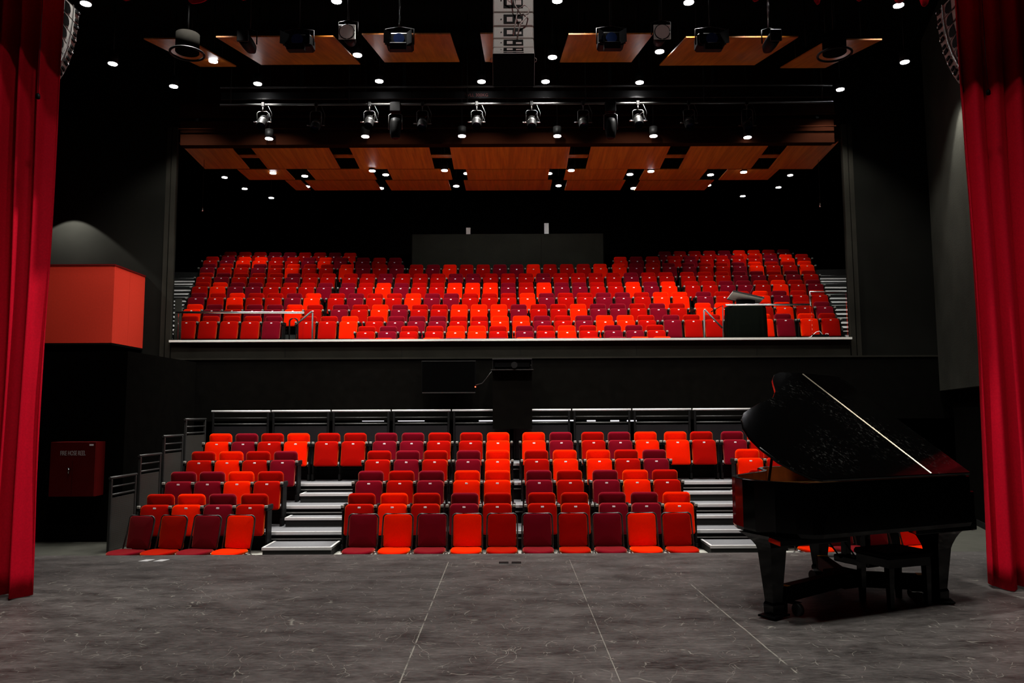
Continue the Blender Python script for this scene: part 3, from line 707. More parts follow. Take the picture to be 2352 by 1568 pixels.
for nm, Z, pw, tl, ls in rows:
    for i, (x, y) in enumerate(ls):
        downlight(x, y, Z, 'lit downlight, %s from the left %s' % (ORD[i+1], nm), GR, pw, 105, tilt=tl)
bk = sorted([(516, 407), (627, 397), (700, 404), (705, 428), (562, 433), (623, 454), (855, 392), (886, 401), (875, 432), (1021, 391), (1072, 398), (1048, 427), (1261, 398), (1312, 391), (1283, 426), (1447, 400), (1495, 393), (1455, 432), (1626, 425), (1632, 401), (1708, 395), (1815, 402), (1788, 430), (1706, 450)])
for i, (x, y) in enumerate(bk):
    Z = 7.25 if y < 396 else 7.33 if y < 410 else 7.45
    far = (x, y) in ((516, 407), (562, 433), (623, 454), (1706, 450), (1788, 430), (1815, 402))
    if far: Z = 8.2
    downlight(x, y, Z, 'small lit downlight, %s from the left among those over the balcony seats' % ORD[i+1], GR, 110 if far else 240, 120, tilt=4.5 if (y > 420 and 1000 < x < 1300) else 1.0)
# ------------------------------------------------------------------ lighting bar and catwalk before the balcony
YB = 14.6
za = atY(1176, 262, YB+.5).z; zb = atY(1176, 318, YB+.5).z; xa = atY(400, 290, YB+.5).x; xb = atY(1930, 290, YB+.5).x
t = thing('catwalk', 'dark brown lighting catwalk spanning the hall above the balcony front', 'catwalk', (0, YB+.5, zb))
part('beam', MB().box(xa, xb, .30, .5, 0.0, za-zb), CATW, t)
part('kick_plate', MB().box(xa, xb, .25, .29, za-zb+.1, za-zb+.35), CATW, t)
part('hand_rail', MB().tube([(xa, .2, za-zb+.05), (xb, .2, za-zb+.05)], .02, 8).tube([(xa, .2, .30), (xb, .2, .30)], .016, 8), CATW, t)
for i in range(7):
    x = xa+.3+(xb-xa-.6)*i/6; part('hanger', MB().box(x-.03, x+.03, .36, .42, za-zb, CEZ-zb-.001), BLK, t)
zbar = atY(1176, 238, YB).z
t = thing('lighting_bar', 'black ladder lighting bar carrying the spotlights above the balcony front', 'lighting bar', (0, YB, zbar))
part('lower_pipe', MB().tube([(-5.6, 0, 0), (6.2, 0, 0)], .022, 10), DGR, t)
zu = atY(1176, 210, YB).z-zbar
part('upper_pipe', MB().tube([(-5.6, 0, zu+.1), (6.2, 0, zu+.1)], .022, 10), DGR, t)
part('lettered_rail', MB().box(-5.6, 6.2, .03, .06, zu-.12, zu+.02), BLK, t)
for i in range(6): x = -5.4+11.4*i/5; part('hanger', MB().tube([(x, 0, 0), (x, 0, CEZ-zbar-.001)], .014, 8), BLK, t)
textmesh('load_marking', 'WLL 300KG', .085, mat('dull_red_lettering', (.14, .02, .015), .6), t, (atY(1095, 217, YB).x, .027, zu-.085), (math.pi/2, 0, 0), .001)
def par(px, py, kind, label, rz=0):
    """par can: pixel of the can body on the bar plane"""
    p = atY(px, py, YB-.02); h = zbar-p.z
    t = thing('stage_spotlight', label, 'stage light', (p.x, YB-.02, p.z), rz, 'spotlights on the bar')
    bm = CHR if kind == 'bright' else DGR
    part('clamp', MB().rbox(-.03, .03, -.02, .04, h-.05, h+.04, .008), BLK, t)
    s = .105
    part('yoke', MB().tube([(-s, 0, .0), (-s-.002, 0, h-.17), (-s+.03, 0, h-.14), (s-.03, 0, h-.14), (s+.002, 0, h-.17), (s, 0, .0)], .008, 6).tube([(0, 0, h-.14), (0, 0, h-.04)], .012, 6), DGR, t)
    # body: tapered can pointing forward and down
    ax = Vector((0, -.62, -.78)); rings = []
    pr = [(-.16, .02), (-.15, .05), (-.10, .075), (-.02, .09), (.02, .092)]
    a1 = Vector((1, 0, 0)); a2 = ax.cross(a1)
    def ring(d, r, n=18): return [ax*d+(a1*math.cos(q)+a2*math.sin(q))*r for q in [2*math.pi*k/n for k in range(n)]]
    part('reflector_housing', MB().loft([ring(d, r) for d, r in pr]), bm, t)
    part('fins', MB().loft([ring(-.12, .078), ring(-.11, .08)]).loft([ring(-.08, .09), ring(-.07, .092)]), BLK, t)
    part('snoot', MB().loft([ring(.021, .094), ring(.15, .086)], False).loft([ring(.15, .08), ring(.021, .08)], False), BLK, t)
    part('lens', MB().loft([ring(.03, .079), ring(.035, .078)]), BLUEL, t)
    part('side_knob', MB().tube([(-.17, 0, 0), (-.094, 0, 0)], .012, 8).tube([(.094, 0, 0), (.17, 0, 0)], .012, 8), bm, t)
    part('cable', MB().tube([(.02, .08, .12), (.10, .06, .2), (.15, .04, .1*h), (.17, .02, .5*h), (.10, .0, h-.03)], .006, 6), DGR, t)
pl = [(603, 280, 'bright'), (725, 288, 'dim'), (848, 280, 'bright'), (970, 284, 'dim'), (1095, 280, 'bright'), (1221, 281, 'bright'), (1340, 281, 'dim'), (1466, 277, 'bright'), (1583, 282, 'dim'), (1717, 288, 'dim')]
for i, (x, y, k) in enumerate(pl):
    par(x, y, k, '%s par spotlight, %s from the left on the bar above the balcony' % ('silver' if k == 'bright' else 'dark', ORD[i+1]))
for i, (x, y) in enumerate(((908, 290), (1403, 288))):
    p = atY(x, 318, YB-.1); top = zbar-p.z
    t = thing('moving_head_light', 'black elongated moving head light, %s of the two on the bar' % ('left' if i == 0 else 'right'), 'stage light', (p.x, YB-.1, p.z), 0, 'moving heads on the bar')
    rings = []
    for z, r in ((0, .06), (.02, .085), (.15, .105), (.30, .11), (.38, .09), (.40, .05)):
        rings.append([(r*math.cos(q), r*.9*math.sin(q), z) for q in [2*math.pi*k/18 for k in range(18)]])
    part('head', MB().loft(rings), BLKP, t)
    part('yoke', MB().tube([(-.125, 0, .18), (-.125, 0, .46), (-.06, 0, .50), (.06, 0, .50), (.125, 0, .46), (.125, 0, .18)], .012, 8), DGR, t)
    part('base', MB().rbox(-.1, .1, -.08, .08, .51, max(.56, top-.02), .01), BLKP, t)
# dark fixtures over the stalls, hanging in front of the upper wood panels
def bigfix(px, py, wpx, hpx, kind, label, Y=11.0):
    p = atY(px, py+hpx/2, Y); sc = Y/F*1.02; W = wpx*sc/2; H = hpx*sc
    t = thing('hanging_stage_light', label, 'stage light', (p.x, Y, p.z), 0, 'stage lights over the stalls')
    if kind == 'disc':
        part('colour_frame', MB().rbox(-W, W, -.012, .0, 0, H, .006), SILV, t)
        part('lens', MB().cyl((0, -.022, H/2), W*.84, .009, 28, 'y'), DISC, t)
        ring = [((W*.88)*math.cos(q), -.016, H/2+W*.88*math.sin(q)) for q in [2*math.pi*k/28 for k in range(29)]]
        part('lens_ring', MB().tube(ring, .008, 6), BLK, t)
        part('body', MB().cyl((0, .001, H/2), W*.9, .3, 20, 'y', W*.6), BLKP, t)
    elif kind == 'barn':
        part('body', MB().rbox(-W, W, 0, .26, H*.35, H, .03), BLKP, t)
        part('lens', MB().cyl((0, -.012, H*.66), W*.42, .011, 24, 'y'), BLUEL, t)
        for s in (-1, 1):
            part('barn_door', MB().add([(s*W*.6, -.001, H*.35), (s*W*1.05, -.12, H*.28), (s*W*1.05, -.12, H*.95), (s*W*.6, -.001, H*.95), (s*W*.6, -.009, H*.35), (s*W*1.05, -.128, H*.28), (s*W*1.05, -.128, H*.95), (s*W*.6, -.009, H*.95)],
                 [(0, 1, 2, 3), (7, 6, 5, 4), (0, 4, 5, 1), (2, 6, 7, 3), (1, 5, 6, 2), (0, 3, 7, 4)]), BLKP, t)
        part('barn_door', MB().rbox(-W*.62, W*.62, -.10, -.01, 0, H*.33, .004), BLKP, t)
    else:
        rings = []
        for y, r in ((-.18, .8), (-.15, .95), (0, 1), (.15, .9), (.25, .5)):
            rings.append([(W*r*math.cos(q), y, H*.42+H*.42*r*math.sin(q)) for q in [2*math.pi*k/18 for k in range(18)]])
        part('body', MB().loft(rings), BLKP, t)
        part('accessory_slot', MB().rbox(-W*.9, W*.9, -.22, -.185, H*.1, H*.8, .01), BLK, t)
    part('yoke', MB().tube([(-W-.015, .08, H*.5), (-W-.015, .08, H+.08), (0, .08, H+.12), (W+.015, .08, H+.08), (W+.015, .08, H*.5)], .01, 6), BLK, t)
    part('drop_pipe', MB().tube([(0, .08, H+.12), (0, .08, CEZ-p.z-.001)], .016, 8), BLK, t)
for i, (x, y, wp, hp, k) in enumerate([(568, 95, 30, 38, 'spot'), (682, 97, 66, 46, 'barn'), (797, 73, 40, 36, 'disc'), (916, 95, 62, 50, 'barn'), (1405, 93, 62, 50, 'barn'), (1521, 73, 40, 36, 'disc'), (1636, 95, 66, 50, 'barn'), (1772, 93, 30, 40, 'spot')]):
    bigfix(x, y, wp, hp, k, '%s, %s from the left of those hung over the stalls' % ({'spot': 'dark spotlight', 'barn': 'dark light with barn doors', 'disc': 'pale square-framed round light'}[k], ORD[i+1]))
for i, (x, y) in enumerate(((430, 123), (1917, 125))):
    p = atY(x, y, 11.3); t = thing('hanging_ring_light', 'dark ring-shaped hanging fitting at the %s end of the upper wood panels' % ('left' if i == 0 else 'right'), 'hanging fitting', (p.x, 11.3, p.z), 0, 'ring fittings')
    ring = [(.24*math.cos(q), .24*math.sin(q), 0) for q in [2*math.pi*k/28 for k in range(29)]]
    part('ring', MB().tube(ring, .018, 8), BLK, t); part('drum', MB().cyl((0, 0, .02), .17, .28, 24), WALL, t)
    part('drop_pipe', MB().tube([(0, 0, .30), (0, 0, CEZ-p.z-.001)], .016, 8), BLK, t)
# ------------------------------------------------------------------ loudspeaker arrays
def array_box(t, pivot, ang, W, H, D, zrot=0, nm='speaker_cabinet', rearpanel=True):
    """cabinet whose rear (towards the stage) face starts at pivot and hangs down; ang = downward aim"""
    R = Matrix.Translation(pivot) @ Matrix.Rotation(-ang, 4, 'X')
    c = part(nm, MB().rbox(-W/2, W/2, 0, D, -H, 0, .012, R), SILV if rearpanel else BLKP, t)
    g = part('grille', MB().box(-W/2+.015, W/2-.015, D+.001, D+.012, -H+.01, -.01, R), BLK, c)
    part('connector_recess', MB().box(-W*.24, W*.24, -.006, -.001, -H*.82, -H*.15, R), BLK, c)
    part('connector_plate', MB().box(-W*.16, -W*.02, -.010, -.0065, -H*.7, -H*.35, R).box(W*.06, W*.2, -.010, -.0065, -H*.7, -H*.5, R), DISC, c)
    part('bolt', MB().cyl((0, 0, 0), .010, .006, 10, 'y').mesh and MB().add([R @ Vector((-W*.30+.009*math.cos(q), -.004, -H*.5+.009*math.sin(q))) for q in [2*math.pi*k/8 for k in range(8)]], [tuple(range(8))]), BLK, c)
    return (R @ Vector((0, 0, -H-.006)))
Yc = 9.3
W = 94*Yc*1.03/F
top = atY(1179, -25, Yc)
t = thing('centre_speaker_array', 'silver-backed loudspeaker array hanging over the centre with looped cables', 'speaker array', (atY(1179, 60, Yc).x, Yc, top.z), 0)
pv = Vector((0, 0, 0)); angs = [0, .02, .22, .52, .82, 1.05]
Hs = .20
for i, an in enumerate(angs):
    if i == 0: pv = array_box(t, pv, .0, W, .30, .38) ; continue
    pv = array_box(t, pv, an, W, .175 if i < 5 else .13, .38)
Rb = Matrix.Translation(pv) @ Matrix.Rotation(-1.05, 4, 'X')
part('bottom_shade', MB().box(-W/2+.004, W/2-.004, .004, .376, -.004, .003, Rb), BLK, t)  # black sheet imitates the shade under the lowest cabinet
part('rigging_frame', MB().box(-W/2, W/2, .02, .36, .02, .06).tube([(0, .2, .06), (0, .2, CEZ-top.z-.001)], .02, 8), BLK, t)
cb = MB()
cb.tube([(-.03, -.05, .35), (-.03, -.06, .05), (.02, -.08, -.25), (.10, -.10, -.40), (.18, -.10, -.38), (.20, -.09, -.30), (.14, -.08, -.25), (.06, -.07, -.30), (.03, -.06, -.45), (.0, -.04, -.62)], .008, 8)
cb.tube([(-.08, -.05, .30), (-.10, -.05, -.05), (-.09, -.06, -.16), (-.03, -.05, -.2)], .006, 8)
cb.tube([(.17, -.09, -.40), (.08, -.08, -.50), (.05, -.07, -.66)], .010, 8)
part('cables', cb, DISC, t)
for s in (-1, 1):
    rg = [(s*(W/2+.015)+.03*math.cos(q), .25, -.80+.03*math.sin(q)) for q in [2*math.pi*k/12 for k in range(13)]]
    part('pull_ring', MB().tube(rg, .005, 6), CHR, t)
def side_array(px, Yd, side, label):
    """side -1 left, +1 right; the inner side plates face the hall centre, the column curls back towards the stage"""
    p = atY(px, 28, Yd)
    t = thing('side_speaker_array', label, 'speaker array', (p.x, Yd, p.z), 0)
    Wd, Dd, Hh = .55, .40, .185
    s = side; pos = Vector((0, 0, 0))            # pos: upper front corner, on the inner side plate
    def X(a, b): return sorted((s*a, s*b))
    for i in range(6):
        an = .05+.115*i
        R = Matrix.Translation(pos) @ Matrix.Rotation(-an, 4, 'X')
        c = part('speaker_cabinet', MB().rbox(*X(0, Wd), -Dd, 0, -Hh+.006, 0, .008, R), SILV, t)
        hr = [(-.30, -.03), (-.22, -.03), (-.19, -.06), (-.18, -.10), (-.20, -.14), (-.24, -.155), (-.30, -.155)]
        vs = [R @ Vector((s*-.002, y, z)) for y, z in hr]+[R @ Vector((s*-.005, y, z)) for y, z in hr]; n_ = len(hr)
        part('handle_recess', MB().add(vs, [tuple(range(n_)), tuple(range(2*n_-1, n_-1, -1))]+[(i_, (i_+1) % n_, n_+(i_+1) % n_, n_+i_) for i_ in range(n_)]), BLK, c)
        part('rigging_rail', MB().box(*X(-.016, -.001), -.155, -.14, -Hh+.006, 0, R), CHR, c)
        part('rigging_link', MB().rbox(*X(-.020, -.001), -.10, -.03, -.07, -.02, .006, R), BLK, c)
        part('rigging_link', MB().rbox(*X(-.020, -.001), -.09, -.03, -Hh+.02, -Hh+.06, .006, R), BLK, c)
        part('link_pin', MB().tube([R @ Vector((s*-.021, -.05, -.045)), R @ Vector((s*-.034, -.05, -.045))], .012, 8), CHR, c)
        part('seam', MB().box(*X(-.003, -.001), -Dd, 0, -.004, .0, R), BLK, c)
        pos = R @ Vector((0, 0, -Hh))
    part('rigging_frame', MB().box(*X(.05, Wd-.05), -Dd+.05, -.05, .01, .05).tube([(s*Wd/2, -Dd/2, .05), (s*Wd/2, -Dd/2, CEZ-p.z-.001)], .02, 8), BLK, t)
side_array(183, 8.75, -1, 'curved loudspeaker array hanging beside the left red curtain')
side_array(2150, 8.75, 1, 'curved loudspeaker array hanging beside the right red curtain')
spot((-3.2, 6.0, 7.2), (-4.8, 8.6, 5.9), 60, 45, .06, .8)
spot((3.2, 6.0, 7.2), (4.8, 8.6, 5.9), 60, 45, .06, .8)
# ------------------------------------------------------------------ house curtains
def curtain(name, X0, X1, Y, z0f, z1, seed, label, step=.012, zn=40, amp=.15, wl=.155, edge=1):
    rnd = random.Random(seed); n = int(abs(X1-X0)/step); ph = [rnd.uniform(0, 6.28) for _ in range(6)]
    vs = []; fs = []
    for j in range(zn+1):
        v = j/zn
        for i in range(n+1):
            u = i/n; x = X0+(X1-X0)*u; d = abs(x-X0)
            zb = z0f(x); z = zb+(z1-zb)*v
            w = 2*math.pi*d/wl + .9*math.sin(2.1*d+ph[0])+.5*math.sin(z*.5+ph[1])+.22*math.sin(1.7*z+ph[2]+d*6)
            a = amp*(.75+.35*math.sin(3.3*d+ph[3]+z*.3))
            y = Y + a*math.sin(w)+.03*math.sin(5*d+z*.9+ph[4])*(1-v)+.3*a*math.sin(2*w+ph[5])
            xx = x+(.018*math.cos(w))*(1 if d > .03 else 0)
            vs.append((xx, y, z))
    for j in range(zn):
        for i in range(n):
            a = j*(n+1)+i; fs.append((a, a+1, a+n+2, a+n+1))
    b = MB().add(vs, fs, True)
    o = tag(part(name, b, CURT, None), label, 'curtain')
    m = o.modifiers.new('thickness', 'SOLIDIFY'); m.thickness = .012; m.offset = 0
    return o
YL = atZ(60, 1372, 0).y; YR = atZ(2275, 1352, 0).y
XL = atZ(76, 1355, 0).x*YL/atZ(76, 1355, 0).y; XR = atZ(2268, 1350, 0).x*YR/atZ(2268, 1350, 0).y
hem = lambda x: .006+.012*(1+math.sin(x*23))
curtain('stage_curtain', XL-.035, XL-2.2, YL, hem, 8.2, 3, 'heavy red velvet stage curtain hanging at the left edge', wl=.15)
curtain('stage_curtain', XR+.04, XR+2.2, YR, hem, 8.2, 11, 'heavy red velvet stage curtain hanging at the right edge', wl=.17)
Yv = 6.4
dips = [(302, 8, 18), (455, 6, 26), (562, 5, 12), (1740, 1, 14), (1884, 6, 9), (1975, 7, 10), (2068, 9, 12), (2132, 9, 14)]
def vz(x):
    best = atY(1176, -16, Yv).z
    z = best
    for px, py, wd in dips:
        c = atY(px, py, Yv); s = wd*Yv/F
        z = min(z, best-(best-c.z)*math.exp(-((x-c.x)/s)**4))
    return z
vl = curtain('border_curtain', -4.9, 4.9, Yv, vz, 8.2, 5, 'red velvet border curtain gathered along the top edge of the stage opening', step=.02, zn=14, amp=.04, wl=.3)
# pull cords with weights in front of the curtains
for i, (x, y, Yd) in enumerate(((87, 222, YL-.35), (2270, 213, YR-.35))):
    p = atY(x, y, Yd)
    t = thing('pull_cord', 'thin black pull cord with a weight in front of the %s curtain' % ('left' if i == 0 else 'right'), 'cord', (p.x, Yd, p.z), 0, 'pull cords')
    part('weight', MB().tube([(0, 0, -.02), (0, 0, -.015), (0, 0, .015), (0, 0, .03)], [.012, .018, .018, .008], 12), BLKP, t)
    part('cord', MB().tube([(0, 0, .03), (-.004, 0, .4), (0, 0, CEZ-p.z-.001)], .0025, 6), BLK, t)
for i, (x, y) in enumerate(((465, 480), (1884, 470))):
    p = atY(x, y, 17.4)
    t = thing('hanging_microphone', 'tiny hanging microphone on a thin wire inside the %s of the balcony opening' % ('left' if i == 0 else 'right'), 'microphone', (p.x, 17.4, p.z), 0, 'hanging microphones')
    part('capsule', MB().tube([(0, 0, -.05), (0, 0, .05)], [.022, .008], 10), CHR, t)
    part('wire', MB().tube([(0, 0, .05), (0, 0, CEZ-p.z-.001)], .004, 6), BLK, t)
# ------------------------------------------------------------------ balcony front rails, lectern, cases
YF = WY+.75; zfl = zled-.12
def bfloor(t): pass
def hrail(pts, r, name, label, m=CHR):
    o = tag(link(name, MB().tube(pts, r, 10).mesh(name), m), label, 'handrail'); return o
# left glass balustrade
p0 = atY(405, 717, WY+.2); p1 = atY(699, 722, WY+.2)
t = thing('glass_balustrade', 'glass balustrade with steel handrail on the left of the balcony front', 'balustrade', (p0.x, WY+.2, zled+.046))
hz = p0.z-(zled+.046)
part('handrail', MB().tube([(0, 0, hz), (p1.x-p0.x, 0, hz-.02)], .024, 10), CHR, t)
part('glass_pane', MB().box(.05, (p1.x-p0.x)-.02, -.006, .006, .001, hz-.03), GLASS, t)
q0 = atY(1666, 700, WY+.2); q1 = atY(1860, 697, WY+.2)
t = thing('glass_balustrade', 'glass balustrade with steel handrail behind the draped lectern on the right', 'balustrade', (q0.x, WY+.2, zled+.046))
hz = q0.z-(zled+.046)
part('handrail', MB().tube([(0, 0, hz), (q1.x-q0.x, 0, hz)], .018, 10), CHR, t)
part('glass_pane', MB().box(.0, (q1.x-q0.x), -.006, .006, .001, hz-.02), GLASS, t)
q2 = atY(1860, 670, WY+.35); q3 = atY(1945, 669, WY+.35)
t = thing('glass_balustrade', 'short raised steel rail with glass at the far right end of the balcony', 'balustrade', (q2.x, WY+.35, zled+.046))
hz = q2.z-(zled+.046)
part('handrail', MB().tube([(0, 0, hz-.3), (0, 0, hz), (q3.x-q2.x, 0, hz)], .014, 10), CHR, t)
part('glass_pane', MB().box(.02, (q3.x-q2.x)-.02, -.006, .006, .001, hz-.02), GLASS, t)
def at(px, py, Y): p = atY(px, py, Y); return (p.x, p.y, p.z)
Yh = 17.1; zf0 = min(zled-.12, balZ[0]-SH-.01)+.001
def floorpt(px, Y): p = atY(px, 778, Y); return (p.x, p.y, zf0)
a_ = [floorpt(665, Yh), at(665, 742, Yh)]
for k in range(7):
    q = math.pi-math.pi*k/6; c = atY(674.5, 738, Yh); a_.append((c.x+.09*math.cos(q), Yh, c.z+.07*math.sin(q)))
a_ += [at(684, 742, Yh), floorpt(684, Yh)]
hrail(a_, .017, 'hoop_rail', 'black inverted U grab rail at the head of the left balcony aisle', BLK)
hrail([floorpt(718, Yh+.05), at(718, 718, Yh+.05), at(715.5, 715, Yh+.05), at(677, 748, Yh-.15)], .019, 'sloping_handrail', 'black post with sloping handrail at the left balcony aisle', DGR)
hrail([floorpt(1617, Yh+.05), at(1617, 712, Yh+.05), at(1619, 711, Yh+.05), at(1659, 753, Yh-.15)], .019, 'sloping_handrail', 'black post with sloping handrail left of the draped lectern', DGR)
hrail([floorpt(1660, Yh+.1), at(1660, 701, Yh+.1), at(1633, 716, Yh+.15)], .012, 'side_bar', 'thin steel bar sloping from the left edge of the draped lectern', DGR)
# draped lectern with lighting desk on top
YLc = 16.9; c0 = atY(1666, 706, YLc); c1 = atY(1755, 700, YLc)
t = thing('draped_lectern', 'operator stand covered by black drape at the right of the balcony front', 'stand', ((c0.x+c1.x)/2, YLc, zf0))
W = (c1.x-c0.x)/2; H = c0.z-zf0
rings = []
for z, s in ((0, 1.04), (H*.3, 1.02), (H*.7, .99), (H*.97, .97), (H, .93)):
    ring = []
    for k in range(72):
        q = 2*math.pi*k/72; ca, sa = math.cos(q), math.sin(q); f = 1+.05*math.sin(q*17)*(1-z/H*.8)+.02*math.sin(q*7+z*3)
        ring.append((W*s*f*math.copysign(abs(ca)**.4, ca), .25*s*f*math.copysign(abs(sa)**.4, sa), z))
    rings.append(ring)
part('drape', MB().loft(rings), DRAPE, t)
part('top_board', MB().box(-W*.9, W*.95, -.22, .25, H+.001, H+.03), BLK, t)
ct = Vector((-.05, -.05, H+.22)); Mx = Matrix.Translation(ct) @ Matrix.Rotation(math.radians(12), 4, 'Y') @ Matrix.Rotation(math.radians(-14), 4, 'X')
d = thing('lighting_desk', 'tilted pale control desk on top of the draped stand', 'control desk', ((c0.x+c1.x)/2+.02, YLc, zf0+H+.031))
Mx = Matrix.Translation((0.0, 0, .17)) @ Matrix.Rotation(math.radians(13), 4, 'Y') @ Matrix.Rotation(math.radians(-16), 4, 'X')
part('panel', MB().rbox(-.34, .34, -.2, .2, -.012, .012, .006, Mx), NOSE, d)
part('rim', MB().box(-.345, .345, -.21, -.201, -.02, .016, Mx).box(-.345, .345, .201, .21, -.02, .016, Mx), BLK, d)
part('stand_foot', MB().box(-.2, .2, -.03, .03, .0, .14).box(-.22, -.19, -.15, .15, 0, .02), BLK, d)
part('gooseneck_lamp', MB().tube([Mx @ Vector((.1, .1, .012)), Mx @ Vector((.12, .1, .2)), Mx @ Vector((.17, .05, .35))], .006, 6), BLK, d)
# small equipment case and cables at the right end of the ledge
c = atY(1870, 768, WY+.5)
t = thing('equipment_case', 'small black equipment case with loose cables near the right end of the ledge', 'case', (c.x, WY+.2, zled+.046))
part('body', MB().rbox(-.17, .17, -.07, .07, 0, .085, .01), BLKP, t)
part('cables', MB().tube([(-.32, -.05, .006), (-.2, -.04, .04), (-.08, -.02, .14), (0, 0, .16), (.05, 0, .10), (.06, 0, .084)], .006, 6).tube([(.12, 0, .084), (.13, 0, .11), (.17, 0, .11), (.2, 0, .01)], .006, 6), DISC, t)
# charcoal end panel at the left end of the balcony rows
a = atY(409, 690, WY+.5)
vs = []
P = [(395, 683), (410, 692), (410, 781), (393, 781)]
tag(link('end_panel', MB().box(oL+.03, a.x, 0, .03, 0, atY(400, 688, WY+.5).z-(zled+.046)).mesh('end_panel'), WALLG, None, (0, WY+.36, zled+.046)), 'charcoal upright end panel at the left end of the balcony ledge', 'panel')
# ------------------------------------------------------------------ grand piano
ph = math.radians(23.5); O = Vector((3.64, 6.32, 0)); eu = Vector((-math.cos(ph), -math.sin(ph), 0)); ev = Vector((-math.sin(ph), math.cos(ph), 0))
RIM = 1.03; AL = math.radians(32.5)
# local frame of the piano: +x = towards the tail, +y = towards the treble side (mirrored so that z stays up)
# root rotation: local x -> eu, local y -> -ev  (right handed), so treble side is local -y
PR = thing('grand_piano', 'black grand piano with raised lid at the right front of the stage', 'piano', (O.x, O.y, 0), math.pi+ph)
def loc(u, v, z): return (u, -v, z)
nrm = (ev*-math.sin(AL)+Vector((0, 0, 1))*math.cos(AL)); HP = Vector((O.x, O.y, RIM+.005))
def lidpt(px, py):
    d = ray(px, py); tt = (HP-CAM).dot(nrm)/d.dot(nrm); q = CAM+d*tt-HP
    return (q.dot(eu), q.dot(ev*math.cos(AL)+Vector((0, 0, 1))*math.sin(AL)))
cont = [(1907, 869), (1860, 863), (1830, 861), (1800, 860), (1786, 861), (1776, 866), (1772, 876), (1775, 889), (1779, 903), (1773, 917), (1757, 925), (1743, 930), (1722, 942), (1705, 954), (1700.6, 969), (1705, 987.5), (1719, 1009), (1743, 1033), (1785, 1065), (1828, 1087.5), (1864, 1104), (1890, 1109)]
lo = [lidpt(*c) for c in cont]
WL = max(v for u, v in lo[:2])
outline = [(0.0, 0.0), (0.0, lo[0][1]-.03), (.04, lo[0][1])] + lo[1:-1] + [(max(lo[-1][0], 1.3), 0.0)]
print('LID', [(round(a, 2), round(b, 2)) for a, b in outline])
def prism(ol, z0, z1, fn=loc, bev=.006):
    A = 0.5*sum(ol[i][0]*ol[(i+1) % len(ol)][1]-ol[(i+1) % len(ol)][0]*ol[i][1] for i in range(len(ol)))
    if A > 0: ol = ol[::-1]
    cx_ = sum(p[0] for p in ol)/len(ol); cy_ = sum(p[1] for p in ol)/len(ol)
    def ins(b):
        r = []
        for u, v in ol:
            d = math.hypot(u-cx_, v-cy_); k = max(0, 1-b/max(d, .01)); r.append((cx_+(u-cx_)*k, cy_+(v-cy_)*k))
        return r
    rings = []
    for b, z in ((bev, z0), (0, z0+bev), (0, z1-bev), (bev, z1)):
        rings.append([fn(u, v, z) for u, v in ins(b)])
    m = MB(); n = len(ol); vs = [p for r in rings for p in r]; fs = []
    for k in range(3):
        for i in range(n): j = (i+1) % n; fs.append((k*n+i, k*n+j, (k+1)*n+j, (k+1)*n+i))
    fs += [tuple(range(n))[::-1], tuple(3*n+i for i in range(n))]
    return m.add(vs, fs)
# plan outline of the case, a typical grand: straight bass side (v=0), keyboard at u=0, curved treble side
def smooth_outline(pts, k=3):
    for _ in range(k):
        q = []
        for i in range(len(pts)):
            a, b = pts[i], pts[(i+1) % len(pts)]
            if math.hypot(a[0]-b[0], a[1]-b[1]) > .5 and (a[0] < .02 and b[0] < .02): q += [a, b]; continue
            q += [(a[0]*.75+b[0]*.25, a[1]*.75+b[1]*.25), (a[0]*.25+b[0]*.75, a[1]*.25+b[1]*.75)]
        pts = q
    return pts
case = [(p[0], p[1]) for p in outline]
Lr = lambda u, v, z: loc(u, v*math.cos(AL)-z*math.sin(AL), RIM+.006+v*math.sin(AL)+z*math.cos(AL))
fold = .40
def clip(ol, c, keep):
    r = []
    for i in range(len(ol)):
        a, b = ol[i], ol[(i+1) % len(ol)]; ia = (a[0] >= c) == keep; ib = (b[0] >= c) == keep
        if ia: r.append(a)
        if ia != ib:
            t_ = (c-a[0])/(b[0]-a[0]); r.append((c, a[1]+t_*(b[1]-a[1])))
    return r
fold = lidpt(1988, 978)[0]
lid = part('lid', prism(clip(outline, fold+.002, True), 0, .024, Lr, .005), PIANOD, PR)
part('lid_front_flap', prism(clip(outline, fold-.002, False), 0, .024, Lr, .005), PIANOD, lid)
wv = lidpt(1838, 862)[1]
part('lid_hinge_strip', MB().add([Lr(fold-.008, .01, .0255), Lr(fold+.008, .01, .0255), Lr(fold+.008, wv-.02, .0255), Lr(fold-.008, wv-.02, .0255), Lr(fold, .01, .031), Lr(fold, wv-.02, .031)],
     [(0, 4, 5, 3), (1, 2, 5, 4), (0, 1, 4), (2, 3, 5), (0, 3, 2, 1)]), BRASS, lid, label='bright brass hinge line across the lid')
# case walls: outer shell with open top
n = len(case); cu = sum(p[0] for p in case)/n; cv = sum(p[1] for p in case)/n
def insetc(b):
    r = []
    for i, (u, v) in enumerate(case):
        a, c = case[i-1], case[(i+1) % n]
        tx, ty = c[0]-a[0], c[1]-a[1]; l = math.hypot(tx, ty) or 1; nx, ny = -ty/l, tx/l
        if nx*(cu-u)+ny*(cv-v) < 0: nx, ny = -nx, -ny
        r.append((u+nx*b, v+ny*b))
    return r
i4 = insetc(.045); i1 = insetc(.012)
ring = lambda ol, z: [loc(u, v, z) for u, v in ol]
part('case_rim', MB().loft([ring(i1, .635), ring(case, .665), ring(case, RIM-.004), ring(i1, RIM), ring(i4, RIM)], False, True, False), PIANO, PR)
part('inner_rim', MB().loft([ring(insetc(.046), RIM-.001), ring(insetc(.046), .86)], False, True, False), INWOOD, PR)
part('bottom_board', prism(insetc(.05), .63, .66), PIANO, PR)
pl_ = part('iron_plate', prism(insetc(.06), .87, .89), GOLD, PR)
rb = MB()
